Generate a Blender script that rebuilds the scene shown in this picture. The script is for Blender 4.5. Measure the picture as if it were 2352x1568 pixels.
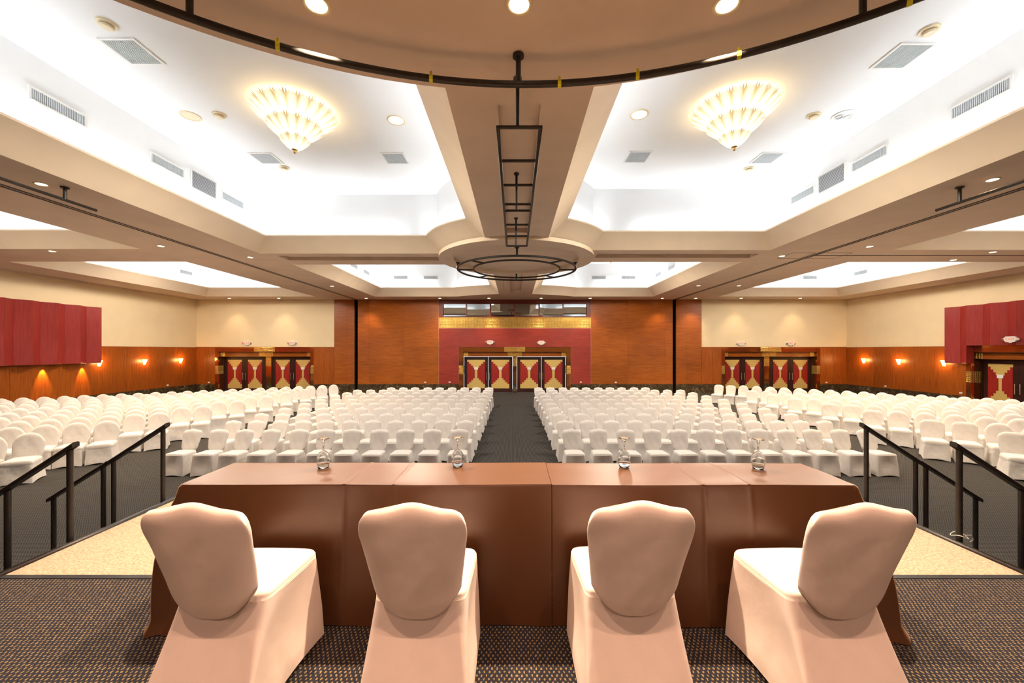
import bpy, bmesh, math, random
from mathutils import Vector, noise
from mathutils.geometry import tessellate_polygon
random.seed(7)
for o in list(bpy.data.objects):
    bpy.data.objects.remove(o)
SC = bpy.context.scene
COL = SC.collection
PI = math.pi

# ------------------------------------------------------------------ camera, world, exposure
CAM_Z = 2.66
cam_d = bpy.data.cameras.new('camera')
cam_d.sensor_width = 36.0
cam_d.lens = 36.0 * 915.0 / 2352.0
cam_d.shift_x = -6.0 / 2352.0
cam_d.shift_y = 21.0 / 2352.0
cam_d.clip_start = 0.05
cam_d.clip_end = 200
cam = bpy.data.objects.new('camera', cam_d)
COL.objects.link(cam)
cam.location = (0, 0, CAM_Z)
cam.rotation_euler = (PI / 2, 0, 0)
SC.camera = cam

world = bpy.data.worlds.new('world')
SC.world = world
world.use_nodes = True
bg = world.node_tree.nodes['Background']
bg.inputs['Color'].default_value = (0.9, 0.95, 1.0, 1)
bg.inputs['Strength'].default_value = 1.6

vs = SC.view_settings
vs.view_transform = 'Standard'
vs.look = 'None'
vs.exposure = 0.65
vs.gamma = 1.0
vs.use_curve_mapping = False
SC.cycles.use_denoising = True
SC.cycles.use_adaptive_sampling = True
SC.cycles.adaptive_threshold = 0.08
SC.cycles.adaptive_min_samples = 20
SC.cycles.max_bounces = 6
SC.cycles.diffuse_bounces = 3
SC.cycles.glossy_bounces = 3
SC.cycles.transmission_bounces = 6
SC.cycles.transparent_max_bounces = 8
SC.cycles.sample_clamp_indirect = 8.0
SC.cycles.caustics_reflective = False
SC.cycles.caustics_refractive = False

COVE_W = 6.2          # watts per metre of cove lamp
COVE_COL = (0.90, 0.96, 1.0)
WARM = (1.0, 0.70, 0.42)
SPOT_W = 480.0         # hall downlight
STAGE_W = 780.0        # stage downlights over the table
STAGE_BACK_W = 112.0   # stage downlights behind the speakers' chairs
STAGE_TOP_W = 170.0    # stage downlights over the speakers' chairs
CHAND_W = 34.0
CHAND_DOWN_W = 690.0
SCONCE_W = 14.0

# ------------------------------------------------------------------ helpers
def lin(r, g, b):
    def f(c):
        c /= 255.0
        return c / 12.92 if c <= 0.04045 else ((c + 0.055) / 1.055) ** 2.4
    return (f(r), f(g), f(b), 1.0)

def new_mat(name):
    m = bpy.data.materials.new(name)
    m.use_nodes = True
    nt = m.node_tree
    return m, nt, nt.nodes['Principled BSDF']

def N(nt, t, **kw):
    n = nt.nodes.new(t)
    for k, v in kw.items():
        if k in n.inputs.keys():
            n.inputs[k].default_value = v
        else:
            setattr(n, k, v)
    return n

def coords(nt, scale=(1, 1, 1), rot=(0, 0, 0), kind='Object'):
    tc = nt.nodes.new('ShaderNodeTexCoord')
    mp = nt.nodes.new('ShaderNodeMapping')
    mp.inputs['Scale'].default_value = scale
    mp.inputs['Rotation'].default_value = rot
    nt.links.new(tc.outputs[kind], mp.inputs['Vector'])
    return mp.outputs['Vector']

def ramp(nt, src, stops):
    r = nt.nodes.new('ShaderNodeValToRGB')
    els = r.color_ramp.elements
    while len(els) > 1:
        els.remove(els[-1])
    els[0].position, els[0].color = stops[0]
    for p, c in stops[1:]:
        e = els.new(p)
        e.color = c
    nt.links.new(src, r.inputs['Fac'])
    return r.outputs['Color']

def bump(nt, src, bsdf, strength=0.3, dist=0.01):
    b = nt.nodes.new('ShaderNodeBump')
    b.inputs['Strength'].default_value = strength
    b.inputs['Distance'].default_value = dist
    nt.links.new(src, b.inputs['Height'])
    nt.links.new(b.outputs['Normal'], bsdf.inputs['Normal'])

def plain(name, c, rough=0.6, metal=0.0, spec=0.5, var=0.05, scale=6.0, bmp=0.0):
    m, nt, b = new_mat(name)
    b.inputs['Roughness'].default_value = rough
    b.inputs['Metallic'].default_value = metal
    b.inputs['Specular IOR Level'].default_value = spec
    n = N(nt, 'ShaderNodeTexNoise', Scale=scale, Detail=3.0)
    nt.links.new(coords(nt), n.inputs['Vector'])
    lo = tuple(max(0, x * (1 - var)) for x in c[:3]) + (1,)
    hi = tuple(min(1, x * (1 + var)) for x in c[:3]) + (1,)
    nt.links.new(ramp(nt, n.outputs['Fac'], [(0.3, lo), (0.7, hi)]), b.inputs['Base Color'])
    if bmp:
        bump(nt, n.outputs['Fac'], b, bmp, 0.01)
    return m

def wood(name, dark, light, axis, rough=0.35, fine=1.0, spec=0.4):
    """veneer whose grain runs along the given axis"""
    m, nt, b = new_mat(name)
    s = [16.0 * fine] * 3
    s['xyz'.index(axis)] = 0.9
    v = coords(nt, tuple(s))
    n = N(nt, 'ShaderNodeTexNoise', Scale=1.6, Detail=6.0, Roughness=0.65)
    nt.links.new(v, n.inputs['Vector'])
    n2 = N(nt, 'ShaderNodeTexNoise', Scale=0.45, Detail=2.0)
    nt.links.new(coords(nt), n2.inputs['Vector'])
    mx = N(nt, 'ShaderNodeMath', operation='MULTIPLY_ADD')
    nt.links.new(n2.outputs['Fac'], mx.inputs[0])
    mx.inputs[1].default_value = 0.35
    mx2 = N(nt, 'ShaderNodeMath', operation='MULTIPLY')
    nt.links.new(n.outputs['Fac'], mx2.inputs[0])
    mx2.inputs[1].default_value = 0.75
    nt.links.new(mx2.outputs[0], mx.inputs[2])
    c = ramp(nt, mx.outputs[0], [(0.36, dark), (0.68, light)])
    oi = N(nt, 'ShaderNodeObjectInfo')
    hsv = N(nt, 'ShaderNodeHueSaturation')
    mr = N(nt, 'ShaderNodeMapRange')
    mr.inputs['To Min'].default_value = 0.93
    mr.inputs['To Max'].default_value = 1.07
    nt.links.new(oi.outputs['Random'], mr.inputs['Value'])
    nt.links.new(mr.outputs['Result'], hsv.inputs['Value'])
    nt.links.new(c, hsv.inputs['Color'])
    nt.links.new(hsv.outputs['Color'], b.inputs['Base Color'])
    b.inputs['Roughness'].default_value = rough
    b.inputs['Specular IOR Level'].default_value = spec
    bump(nt, n.outputs['Fac'], b, 0.08, 0.01)
    return m

def emit(name, c, strength, base=(0.8, 0.8, 0.8, 1)):
    m, nt, b = new_mat(name)
    b.inputs['Base Color'].default_value = base
    b.inputs['Emission Color'].default_value = tuple(c[:3]) + (1,)
    b.inputs['Emission Strength'].default_value = strength
    return m

M = {}
M['cream'] = plain('cream_wallcovering', (0.86, 0.70, 0.45, 1), 0.7, var=0.03, scale=1.2)
M['soffit'] = plain('beige_ceiling_paint', (0.75, 0.595, 0.48, 1), 0.75, var=0.04, scale=1.5)
M['cornice'] = plain('cream_cornice_paint', (0.90, 0.75, 0.57, 1), 0.65, var=0.03, scale=1.5)
M['vault'] = plain('white_vault_paint', (0.90, 0.90, 0.90, 1), 0.8, var=0.02, scale=0.8)
M['wood_h'] = wood('orange_veneer_horizontal', (0.22, 0.048, 0.0045, 1), (0.43, 0.115, 0.012, 1), 'x')
M['wood_v'] = wood('orange_veneer_vertical', (0.20, 0.040, 0.004, 1), (0.40, 0.098, 0.010, 1), 'z')
M['red_h'] = wood('red_veneer_horizontal', (0.22, 0.022, 0.015, 1), (0.38, 0.050, 0.034, 1), 'x')
M['red_v'] = wood('red_veneer_vertical', (0.28, 0.012, 0.008, 1), (0.42, 0.028, 0.018, 1), 'z', rough=0.4)
M['red_panel'] = wood('crimson_corrugated_veneer', (0.24, 0.016, 0.013, 1), (0.38, 0.036, 0.030, 1), 'z', rough=0.38)
M['red_frame'] = wood('dark_red_frame', (0.12, 0.018, 0.012, 1), (0.20, 0.035, 0.022, 1), 'x')
M['door_dark'] = wood('dark_stained_door', (0.022, 0.007, 0.006, 1), (0.055, 0.016, 0.012, 1), 'z', rough=0.35)
M['lintel'] = wood('polished_lintel_veneer', (0.22, 0.05, 0.008, 1), (0.40, 0.11, 0.016, 1), 'x', rough=0.2)
M['gold'] = plain('gold_leaf_panel', (0.74, 0.52, 0.16, 1), 0.45, metal=0.25, var=0.1, scale=30)
M['gold_tile'] = plain('gold_metal_tile', (0.75, 0.50, 0.14, 1), 0.28, metal=0.9, var=0.12, scale=9)
M['brass'] = plain('pale_brass', (0.85, 0.75, 0.55, 1), 0.25, metal=0.9, var=0.04)
M['bronze_mirror'] = plain('bronze_mirror', (0.55, 0.20, 0.06, 1), 0.08, metal=0.9, var=0.03)
M['black_metal'] = plain('black_painted_steel', (0.012, 0.010, 0.010, 1), 0.42, spec=0.5, var=0.3, scale=20)
M['pipe'] = plain('dark_painted_pipe', (0.022, 0.017, 0.014, 1), 0.5, var=0.35, scale=14)
M['black_gap'] = plain('black_recess', (0.006, 0.004, 0.004, 1), 0.8)
M['white_plastic'] = plain('white_plastic', (0.80, 0.78, 0.74, 1), 0.4, var=0.02)
M['cream_plastic'] = plain('cream_plastic', (0.80, 0.66, 0.42, 1), 0.4, var=0.02)
M['grille'] = plain('grey_grille_slat', (0.56, 0.58, 0.60, 1), 0.45, var=0.05)
M['grille_dark'] = plain('grille_shadow_box', (0.16, 0.16, 0.16, 1), 0.8)
M['paper'] = plain('white_paper', (0.85, 0.84, 0.82, 1), 0.7, var=0.03)
M['ink'] = plain('grey_print', (0.25, 0.25, 0.25, 1), 0.7)
M['yellow_tape'] = plain('yellow_tape', (0.80, 0.72, 0.02, 1), 0.5)
M['red_letter'] = emit('red_exit_letters', (1.0, 0.2, 0.08), 0.25, (0.7, 0.16, 0.10, 1))
M['lamp_warm'] = emit('warm_lamp_face', (1.0, 0.80, 0.50), 9.0)
M['lamp_soft'] = emit('soft_lamp_face', (1.0, 0.86, 0.62), 3.0)
M['sconce_glass'] = emit('glowing_sconce_glass', (1.0, 0.62, 0.20), 11.0)
M['chrome'] = plain('steel_reflector', (0.8, 0.8, 0.8, 1), 0.15, metal=1.0)
M['interior'] = plain('dark_booth_interior', (0.05, 0.035, 0.028, 1), 0.8)

def fabric(name, c, rough, sheen, bscale, bstr, weave=900.0):
    m, nt, b = new_mat(name)
    v = coords(nt)
    n = N(nt, 'ShaderNodeTexNoise', Scale=bscale, Detail=3.0)
    nt.links.new(v, n.inputs['Vector'])
    n2 = N(nt, 'ShaderNodeTexNoise', Scale=weave, Detail=1.0)
    nt.links.new(v, n2.inputs['Vector'])
    lo = tuple(x * 0.94 for x in c[:3]) + (1,)
    nt.links.new(ramp(nt, n.outputs['Fac'], [(0.35, lo), (0.65, c)]), b.inputs['Base Color'])
    b.inputs['Roughness'].default_value = rough
    b.inputs['Sheen Weight'].default_value = sheen
    b.inputs['Sheen Roughness'].default_value = 0.4
    b.inputs['Specular IOR Level'].default_value = 0.25
    ad = N(nt, 'ShaderNodeMath', operation='MULTIPLY_ADD')
    nt.links.new(n2.outputs['Fac'], ad.inputs[0])
    ad.inputs[1].default_value = 0.06
    nt.links.new(n.outputs['Fac'], ad.inputs[2])
    bump(nt, ad.outputs[0], b, bstr, 0.02)
    return m

M['cover'] = fabric('white_stretch_cover', (0.74, 0.705, 0.68, 1), 0.75, 0.15, 9.0, 0.22)
M['cover_stage'] = fabric('white_stretch_cover_fine', (0.85, 0.75, 0.695, 1), 0.7, 0.15, 7.0, 0.28)  # same cover, tinted pink; part of the warm stage light is in the colour
M['cover_loose'] = fabric('white_loose_cover', (0.74, 0.705, 0.68, 1), 0.75, 0.15, 11.0, 0.45)
M['satin'] = fabric('brown_satin', (0.072, 0.0255, 0.0080, 1), 0.36, 0.45, 2.2, 0.18, 700.0)
M['satin'].node_tree.nodes['Principled BSDF'].inputs['Sheen Tint'].default_value = (1.0, 0.62, 0.38, 1)
M['satin'].node_tree.nodes['Principled BSDF'].inputs['Specular IOR Level'].default_value = 0.6

def carpet(name, ground, fleck, px, py, thr, soft, rot, spread):
    m, nt, b = new_mat(name)
    v = coords(nt, (1, 1, 1), (0, 0, rot))
    nz = N(nt, 'ShaderNodeTexNoise', Scale=70.0, Detail=2.0)
    nt.links.new(v, nz.inputs['Vector'])
    sub = N(nt, 'ShaderNodeVectorMath', operation='MULTIPLY_ADD')
    nt.links.new(nz.outputs['Color'], sub.inputs[0])
    sub.inputs[1].default_value = (spread, spread, 0)
    nt.links.new(v, sub.inputs[2])
    sp = N(nt, 'ShaderNodeSeparateXYZ')
    nt.links.new(sub.outputs[0], sp.inputs[0])
    def wave(out, p, extra=None):
        k = N(nt, 'ShaderNodeMath', operation='MULTIPLY')
        nt.links.new(out, k.inputs[0])
        k.inputs[1].default_value = 2 * PI / p
        src = k.outputs[0]
        s = N(nt, 'ShaderNodeMath', operation='SINE')
        nt.links.new(src, s.inputs[0])
        return s.outputs[0]
    pr = N(nt, 'ShaderNodeMath', operation='MULTIPLY')
    nt.links.new(wave(sp.outputs['X'], px), pr.inputs[0])
    nt.links.new(wave(sp.outputs['Y'], py), pr.inputs[1])
    n3 = N(nt, 'ShaderNodeTexNoise', Scale=220.0, Detail=2.0)
    nt.links.new(v, n3.inputs['Vector'])
    ad = N(nt, 'ShaderNodeMath', operation='MULTIPLY_ADD')
    nt.links.new(n3.outputs['Fac'], ad.inputs[0])
    ad.inputs[1].default_value = 0.5
    nt.links.new(pr.outputs[0], ad.inputs[2])
    c = ramp(nt, ad.outputs[0], [(thr, ground), (min(1, thr + soft), fleck)])
    nt.links.new(c, b.inputs['Base Color'])
    b.inputs['Roughness'].default_value = 0.95
    b.inputs['Specular IOR Level'].default_value = 0.1
    bump(nt, n3.outputs['Fac'], b, 0.5, 0.004)
    return m

M['carpet_stage'] = carpet('charcoal_carpet_gold_flecks', (0.020, 0.021, 0.030, 1), (0.225, 0.165, 0.083, 1), 0.023, 0.040, 0.60, 0.24, 0.0, 0.014)
M['carpet_hall'] = carpet('dark_grey_hall_carpet', (0.034, 0.033, 0.033, 1), (0.125, 0.115, 0.10, 1), 0.050, 0.050, 0.50, 0.35, 0.78, 0.01)
M['carpet_beige'] = plain('beige_platform_carpet', (0.41, 0.325, 0.235, 1), 0.95, spec=0.1, var=0.32, scale=70.0, bmp=0.3)
M['carpet_beige'].node_tree.nodes['Noise Texture'].inputs['Detail'].default_value = 6

def marble():
    m, nt, b = new_mat('dark_brown_marble')
    v = coords(nt)
    n = N(nt, 'ShaderNodeTexNoise', Scale=3.5, Detail=9.0, Roughness=0.7, Distortion=1.2)
    nt.links.new(v, n.inputs['Vector'])
    c = ramp(nt, n.outputs['Fac'], [(0.32, (0.012, 0.010, 0.007, 1)), (0.52, (0.065, 0.045, 0.024, 1)), (0.60, (0.12, 0.085, 0.045, 1)), (0.68, (0.32, 0.24, 0.15, 1))])
    nt.links.new(c, b.inputs['Base Color'])
    b.inputs['Roughness'].default_value = 0.18
    return m
M['marble'] = marble()

def clear_glass():
    m, nt, b = new_mat('clear_drinking_glass')
    b.inputs['Base Color'].default_value = (1, 1, 1, 1)
    b.inputs['Roughness'].default_value = 0.0
    b.inputs['IOR'].default_value = 1.45
    b.inputs['Transmission Weight'].default_value = 1.0
    n = N(nt, 'ShaderNodeTexNoise', Scale=4.0)
    nt.links.new(coords(nt), n.inputs['Vector'])
    nt.links.new(ramp(nt, n.outputs['Fac'], [(0, (0.96, 0.97, 0.97, 1)), (1, (1, 1, 1, 1))]), b.inputs['Base Color'])
    return m
M['glass'] = clear_glass()

def booth_glass():
    m, nt, b = new_mat('tinted_booth_glass')
    nt.nodes.remove(b)
    out = nt.nodes['Material Output']
    t = N(nt, 'ShaderNodeBsdfTransparent')
    t.inputs['Color'].default_value = (0.35, 0.33, 0.30, 1)
    g = N(nt, 'ShaderNodeBsdfGlossy', Roughness=0.01)
    n = N(nt, 'ShaderNodeTexNoise', Scale=0.7)
    nt.links.new(coords(nt), n.inputs['Vector'])
    nt.links.new(ramp(nt, n.outputs['Fac'], [(0, (0.62, 0.66, 0.68, 1)), (1, (0.72, 0.75, 0.76, 1))]), g.inputs['Color'])
    mx = N(nt, 'ShaderNodeMixShader')
    mx.inputs['Fac'].default_value = 0.5
    nt.links.new(t.outputs[0], mx.inputs[1])
    nt.links.new(g.outputs[0], mx.inputs[2])
    nt.links.new(mx.outputs[0], out.inputs['Surface'])
    return m
M['booth_glass'] = booth_glass()

def petal_mat():
    m, nt, b = new_mat('glowing_amber_glass_petal')
    tc = N(nt, 'ShaderNodeTexCoord')
    sp = N(nt, 'ShaderNodeSeparateXYZ')
    nt.links.new(tc.outputs['UV'], sp.inputs[0])
    c = ramp(nt, sp.outputs['X'], [(0.0, (1.0, 0.58, 0.16, 1)), (0.22, (1.0, 0.86, 0.55, 1)), (0.5, (1.0, 0.93, 0.74, 1)), (0.78, (1.0, 0.86, 0.55, 1)), (1.0, (1.0, 0.58, 0.16, 1))])
    s = ramp(nt, sp.outputs['Y'], [(0.0, (1, 1, 1, 1)), (0.55, (0.85, 0.85, 0.85, 1)), (1.0, (0.42, 0.42, 0.42, 1))])
    e = ramp(nt, sp.outputs['X'], [(0.0, (0.32, 0.32, 0.32, 1)), (0.3, (0.95, 0.95, 0.95, 1)), (0.7, (0.95, 0.95, 0.95, 1)), (1.0, (0.32, 0.32, 0.32, 1))])
    k = N(nt, 'ShaderNodeMath', operation='MULTIPLY')
    nt.links.new(s, k.inputs[0])
    nt.links.new(e, k.inputs[1])
    nt.links.new(c, b.inputs['Emission Color'])
    nt.links.new(k.outputs[0], b.inputs['Emission Strength'])
    b.inputs['Base Color'].default_value = (0.9, 0.8, 0.55, 1)
    b.inputs['Roughness'].default_value = 0.1
    return m
M['petal'] = petal_mat()

# ---- geometry collectors
class MB:
    def __init__(s):
        s.v, s.f, s.uv = [], [], None
    def box(s, x0, x1, y0, y1, z0, z1):
        n = len(s.v)
        s.v += [(x0, y0, z0), (x1, y0, z0), (x1, y1, z0), (x0, y1, z0), (x0, y0, z1), (x1, y0, z1), (x1, y1, z1), (x0, y1, z1)]
        s.f += [tuple(n + i for i in q) for q in ((3, 2, 1, 0), (4, 5, 6, 7), (0, 1, 5, 4), (1, 2, 6, 5), (2, 3, 7, 6), (3, 0, 4, 7))]
        return s
    def bev(s, x0, x1, y0, y1, z0, z1, b=0.01):
        """box with chamfered vertical-face edges on all sides (chamfered in every axis)"""
        n = len(s.v)
        xs, ys, zs = (x0, x1), (y0, y1), (z0, z1)
        idx = {}
        for i in (0, 1):
            for j in (0, 1):
                for k in (0, 1):
                    sx, sy, sz = (1 - 2 * i), (1 - 2 * j), (1 - 2 * k)
                    for a in range(3):
                        p = [xs[i], ys[j], zs[k]]
                        for c, sg in zip(range(3), (sx, sy, sz)):
                            if c != a:
                                p[c] += sg * b
                        idx[(i, j, k, a)] = len(s.v)
                        s.v.append(tuple(p))
        # vertex (i,j,k,a) lies on the face normal to axis a
        def q(*t):
            s.f.append(tuple(idx[u] for u in t))
        for a in range(3):
            o = [c for c in range(3) if c != a]
            for e in (0, 1):
                ring = []
                for (u, w) in ((0, 0), (1, 0), (1, 1), (0, 1)):
                    t = [0, 0, 0]
                    t[a] = e; t[o[0]] = u; t[o[1]] = w
                    ring.append((t[0], t[1], t[2], a))
                flip = (e == 0) ^ (a == 1)
                q(*(ring[::-1] if flip else ring))
        for a in range(3):
            o = [c for c in range(3) if c != a]
            for u in (0, 1):
                for w in (0, 1):
                    t0 = [0, 0, 0]; t1 = [0, 0, 0]
                    t0[a], t1[a] = 0, 1
                    for t in (t0, t1):
                        t[o[0]] = u; t[o[1]] = w
                    q((*t0, o[0]), (*t1, o[0]), (*t1, o[1]), (*t0, o[1]))
        for i in (0, 1):
            for j in (0, 1):
                for k in (0, 1):
                    q((i, j, k, 0), (i, j, k, 1), (i, j, k, 2))
        return s
    def tube(s, pts, r, n=8, closed=False):
        pts = [Vector(p) for p in pts]
        m = len(pts)
        base = len(s.v)
        up = None
        for i, p in enumerate(pts):
            if closed:
                t = (pts[(i + 1) % m] - pts[i - 1]).normalized()
            else:
                t = (pts[min(i + 1, m - 1)] - pts[max(i - 1, 0)]).normalized()
            if up is None:
                up = Vector((0, 0, 1)) if abs(t.z) < 0.9 else Vector((1, 0, 0))
            a = t.cross(up).normalized()
            bb = a.cross(t).normalized()
            for k in range(n):
                an = 2 * PI * k / n
                s.v.append(tuple(p + a * (r * math.cos(an)) + bb * (r * math.sin(an))))
        for i in range(m if closed else m - 1):
            j = (i + 1) % m
            for k in range(n):
                l = (k + 1) % n
                s.f.append((base + i * n + k, base + i * n + l, base + j * n + l, base + j * n + k))
        if not closed:
            s.f.append(tuple(base + k for k in range(n)))
            s.f.append(tuple(base + (m - 1) * n + k for k in reversed(range(n))))
        return s
    def lathe(s, prof, n=24, c=(0, 0, 0), close=False):
        base = len(s.v)
        for r, z in prof:
            for k in range(n):
                a = 2 * PI * k / n
                s.v.append((c[0] + r * math.cos(a), c[1] + r * math.sin(a), c[2] + z))
        m = len(prof)
        for i in range(m if close else m - 1):
            j = (i + 1) % m
            for k in range(n):
                l = (k + 1) % n
                s.f.append((base + i * n + k, base + i * n + l, base + j * n + l, base + j * n + k))
        return s
    def cap(s, r, z, n=24, c=(0, 0, 0)):
        base = len(s.v)
        for k in range(n):
            a = 2 * PI * k / n
            s.v.append((c[0] + r * math.cos(a), c[1] + r * math.sin(a), c[2] + z))
        s.f.append(tuple(range(base, base + n)))
        return s
    def loops(s, loops, cap0=False, cap1=False):
        base = len(s.v)
        n = len(loops[0])
        for l in loops:
            s.v += [tuple(p) for p in l]
        for i in range(len(loops) - 1):
            for k in range(n):
                l = (k + 1) % n
                s.f.append((base + i * n + k, base + i * n + l, base + (i + 1) * n + l, base + (i + 1) * n + k))
        if cap0:
            s.f.append(tuple(base + k for k in reversed(range(n))))
        if cap1:
            q = base + (len(loops) - 1) * n
            s.f.append(tuple(q + k for k in range(n)))
        return s
    def prism(s, poly, axis, a0, a1):
        """extrude a 2D polygon along an axis; poly in the other two axes in xyz order"""
        def mk(p, a):
            t = list(p)
            t.insert('xyz'.index(axis), a)
            return tuple(t)
        base = len(s.v)
        n = len(poly)
        s.v += [mk(p, a0) for p in poly] + [mk(p, a1) for p in poly]
        s.f.append(tuple(base + i for i in range(n)))
        s.f.append(tuple(base + n + i for i in reversed(range(n))))
        for i in range(n):
            j = (i + 1) % n
            s.f.append((base + i, base + n + i, base + n + j, base + j))
        return s
    def grid(s, fn, nu, nv):
        base = len(s.v)
        for j in range(nv + 1):
            for i in range(nu + 1):
                s.v.append(tuple(fn(i / nu, j / nv)))
        for j in range(nv):
            for i in range(nu):
                a = base + j * (nu + 1) + i
                s.f.append((a, a + 1, a + nu + 2, a + nu + 1))
        return s
    def mesh(s, name, mat, smooth=False, angle=None, fix=True):
        me = bpy.data.meshes.new(name)
        me.from_pydata(s.v, [], s.f)
        if fix:
            bm = bmesh.new()
            bm.from_mesh(me)
            bmesh.ops.recalc_face_normals(bm, faces=bm.faces)
            bm.to_mesh(me)
            bm.free()
        if smooth:
            me.polygons.foreach_set('use_smooth', [True] * len(me.polygons))
            if angle is not None:
                me.set_sharp_from_angle(angle=math.radians(angle))
        me.materials.append(mat)
        me.update()
        return me
    def obj(s, name, mat, parent=None, smooth=False, angle=None, fix=True, loc=None):
        o = bpy.data.objects.new(name, s.mesh(name, mat, smooth, angle, fix))
        COL.objects.link(o)
        if parent is not None:
            o.parent = parent
        if loc is not None:
            o.location = loc
        return o

def put(name, me, parent=None, loc=None, rz=None):
    o = bpy.data.objects.new(name, me)
    COL.objects.link(o)
    if parent is not None:
        o.parent = parent
    if loc is not None:
        o.location = loc
    if rz is not None:
        o.rotation_euler = (0, 0, rz)
    return o

def tag(o, label, cat=None, group=None, kind=None):
    o['label'] = label
    if cat:
        o['category'] = cat
    if group:
        o['group'] = group
    if kind:
        o['kind'] = kind
    return o

def thing(name, label, cat, loc=(0, 0, 0), rz=0.0, group=None, kind=None):
    o = bpy.data.objects.new(name, None)
    o.empty_display_size = 0.2
    COL.objects.link(o)
    o.location = loc
    o.rotation_euler = (0, 0, rz)
    return tag(o, label, cat, group, kind)

def light(name, kind, energy, color, loc, parent=None, rot=(0, 0, 0), **kw):
    d = bpy.data.lights.new(name, kind)
    d.energy = energy
    d.color = color
    for k, v in kw.items():
        setattr(d, k, v)
    o = bpy.data.objects.new(name, d)
    COL.objects.link(o)
    o.location = loc
    o.rotation_euler = rot
    if parent is not None:
        o.parent = parent
    return o

def fill(loops2d, z, flip=False):
    """flat polygon with holes at height z -> (verts, faces)"""
    tris = tessellate_polygon([[Vector((p[0], p[1], 0)) for p in l] for l in loops2d])
    vs_ = [(p[0], p[1], z) for l in loops2d for p in l]
    return vs_, [tuple(t) for t in tris]

# ------------------------------------------------------------------ room measures (metres)
XL, XR = -19.85, 20.70        # side walls
YB, YF = 24.85, -7.0          # back wall face, wall behind the camera
ZC = 5.84                     # ceiling soffit
ZV = 7.72                     # vault of the coffers
ZW = 2.87                     # top of the wainscot
ZM = 0.57                     # top of the marble base
STG = 1.174                   # stage floor

# ------------------------------------------------------------------ floor and stage
o = MB().box(XL - 0.4, XR + 0.4, YF - 0.4, YB + 2.9, -0.2, 0.0).obj('floor', M['carpet_hall'])
tag(o, 'dark grey patterned carpet covering the whole hall floor', 'floor', kind='structure')
PX = 3.40
st = MB().box(-9.0, 9.0, YF + 0.02, 2.61, 0.0, STG).obj('stage', M['carpet_stage'])
tag(st, 'main stage floor in charcoal carpet with gold flecks', 'stage', kind='structure')
pl = MB().box(-PX, PX, 2.62, 4.45, 0.0, STG).obj('stage_platform', M['carpet_beige'])
tag(pl, 'beige carpeted platform in front of the stage under the brown table', 'platform', kind='structure')
MB().box(-PX, PX, 2.595, 2.635, STG - 0.01, STG + 0.004).obj('seam_strip', M['black_metal'], pl)
for sx in (-1, 1):
    tb = MB().tube([(sx * (PX + 0.004), 2.60, STG - 0.004), (sx * (PX + 0.004), 3.5, STG - 0.004), (sx * (PX + 0.004), 4.45, STG - 0.004)], 0.028, 8)
    tb.obj('edge_trim', M['black_metal'], pl, smooth=True)
    sk = MB().box(min(sx * PX, sx * (PX + 0.02)), max(sx * PX, sx * (PX + 0.02)), 2.62, 4.45, 0.0, STG - 0.02)
    sk.obj('skirting_board', M['black_metal'], pl)
MB().box(-PX, PX, 4.45, 4.47, 0.0, STG).obj('skirting_board', M['black_metal'], pl)
for sx, nm in ((-1, 'left'), (1, 'right')):
    s = thing('stage_steps', 'dark carpeted steps going down from the %s side of the platform' % nm, 'steps', (sx * (PX + 0.03), 3.5, 0), group='stage steps')
    for k in range(1, 6):
        z = STG - 0.1957 * k
        xa, xb = sx * 0.3 * (k - 1), sx * 0.3 * k
        MB().box(min(xa, xb), max(xa, xb), -0.55, 0.55, 0.0, z).obj('tread', M['carpet_hall'], s)

# ------------------------------------------------------------------ ceiling with coffers
DISC = (0.06, 13.65, 2.55)
STAGE_DISC = (0.0, -1.02, 5.90)
REAR_DISC = (0.05, 28.25, 5.92)

def arc(c, r, p, q, n=18):
    a0 = math.atan2(p[1] - c[1], p[0] - c[0])
    a1 = math.atan2(q[1] - c[1], q[0] - c[0])
    while a1 - a0 > PI: a1 -= 2 * PI
    while a1 - a0 < -PI: a1 += 2 * PI
    return [(c[0] + r * math.cos(a0 + (a1 - a0) * i / n), c[1] + r * math.sin(a0 + (a1 - a0) * i / n)) for i in range(n + 1)]

def coffer_loop(x0, x1, y0, y1, ins, cuts):
    """rectangle inset by ins; cuts: corner name -> disc (cx,cy,r) biting that corner. Counter-clockwise."""
    x0 += ins; x1 -= ins; y0 += ins; y1 -= ins
    out = []
    for cn, (cx_, cy_) in (('sw', (x0, y0)), ('se', (x1, y0)), ('ne', (x1, y1)), ('nw', (x0, y1))):
        if cn in cuts:
            c = cuts[cn]
            r = c[2] + ins
            dy = cy_ - c[1]
            dx = cx_ - c[0]
            sgx = -1 if cn in ('se', 'ne') else 1   # the bite leaves the horizontal edge inwards
            sgy = 1 if cn in ('sw', 'se') else -1
            ph = (c[0] + sgx * math.sqrt(r * r - dy * dy), cy_)
            pv = (cx_, c[1] + sgy * math.sqrt(r * r - dx * dx))
            pts = arc(c, r, ph, pv)
            if cn in ('sw', 'ne'):
                pts = pts[::-1]
            out += pts
        else:
            out.append((cx_, cy_))
    return out

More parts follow.
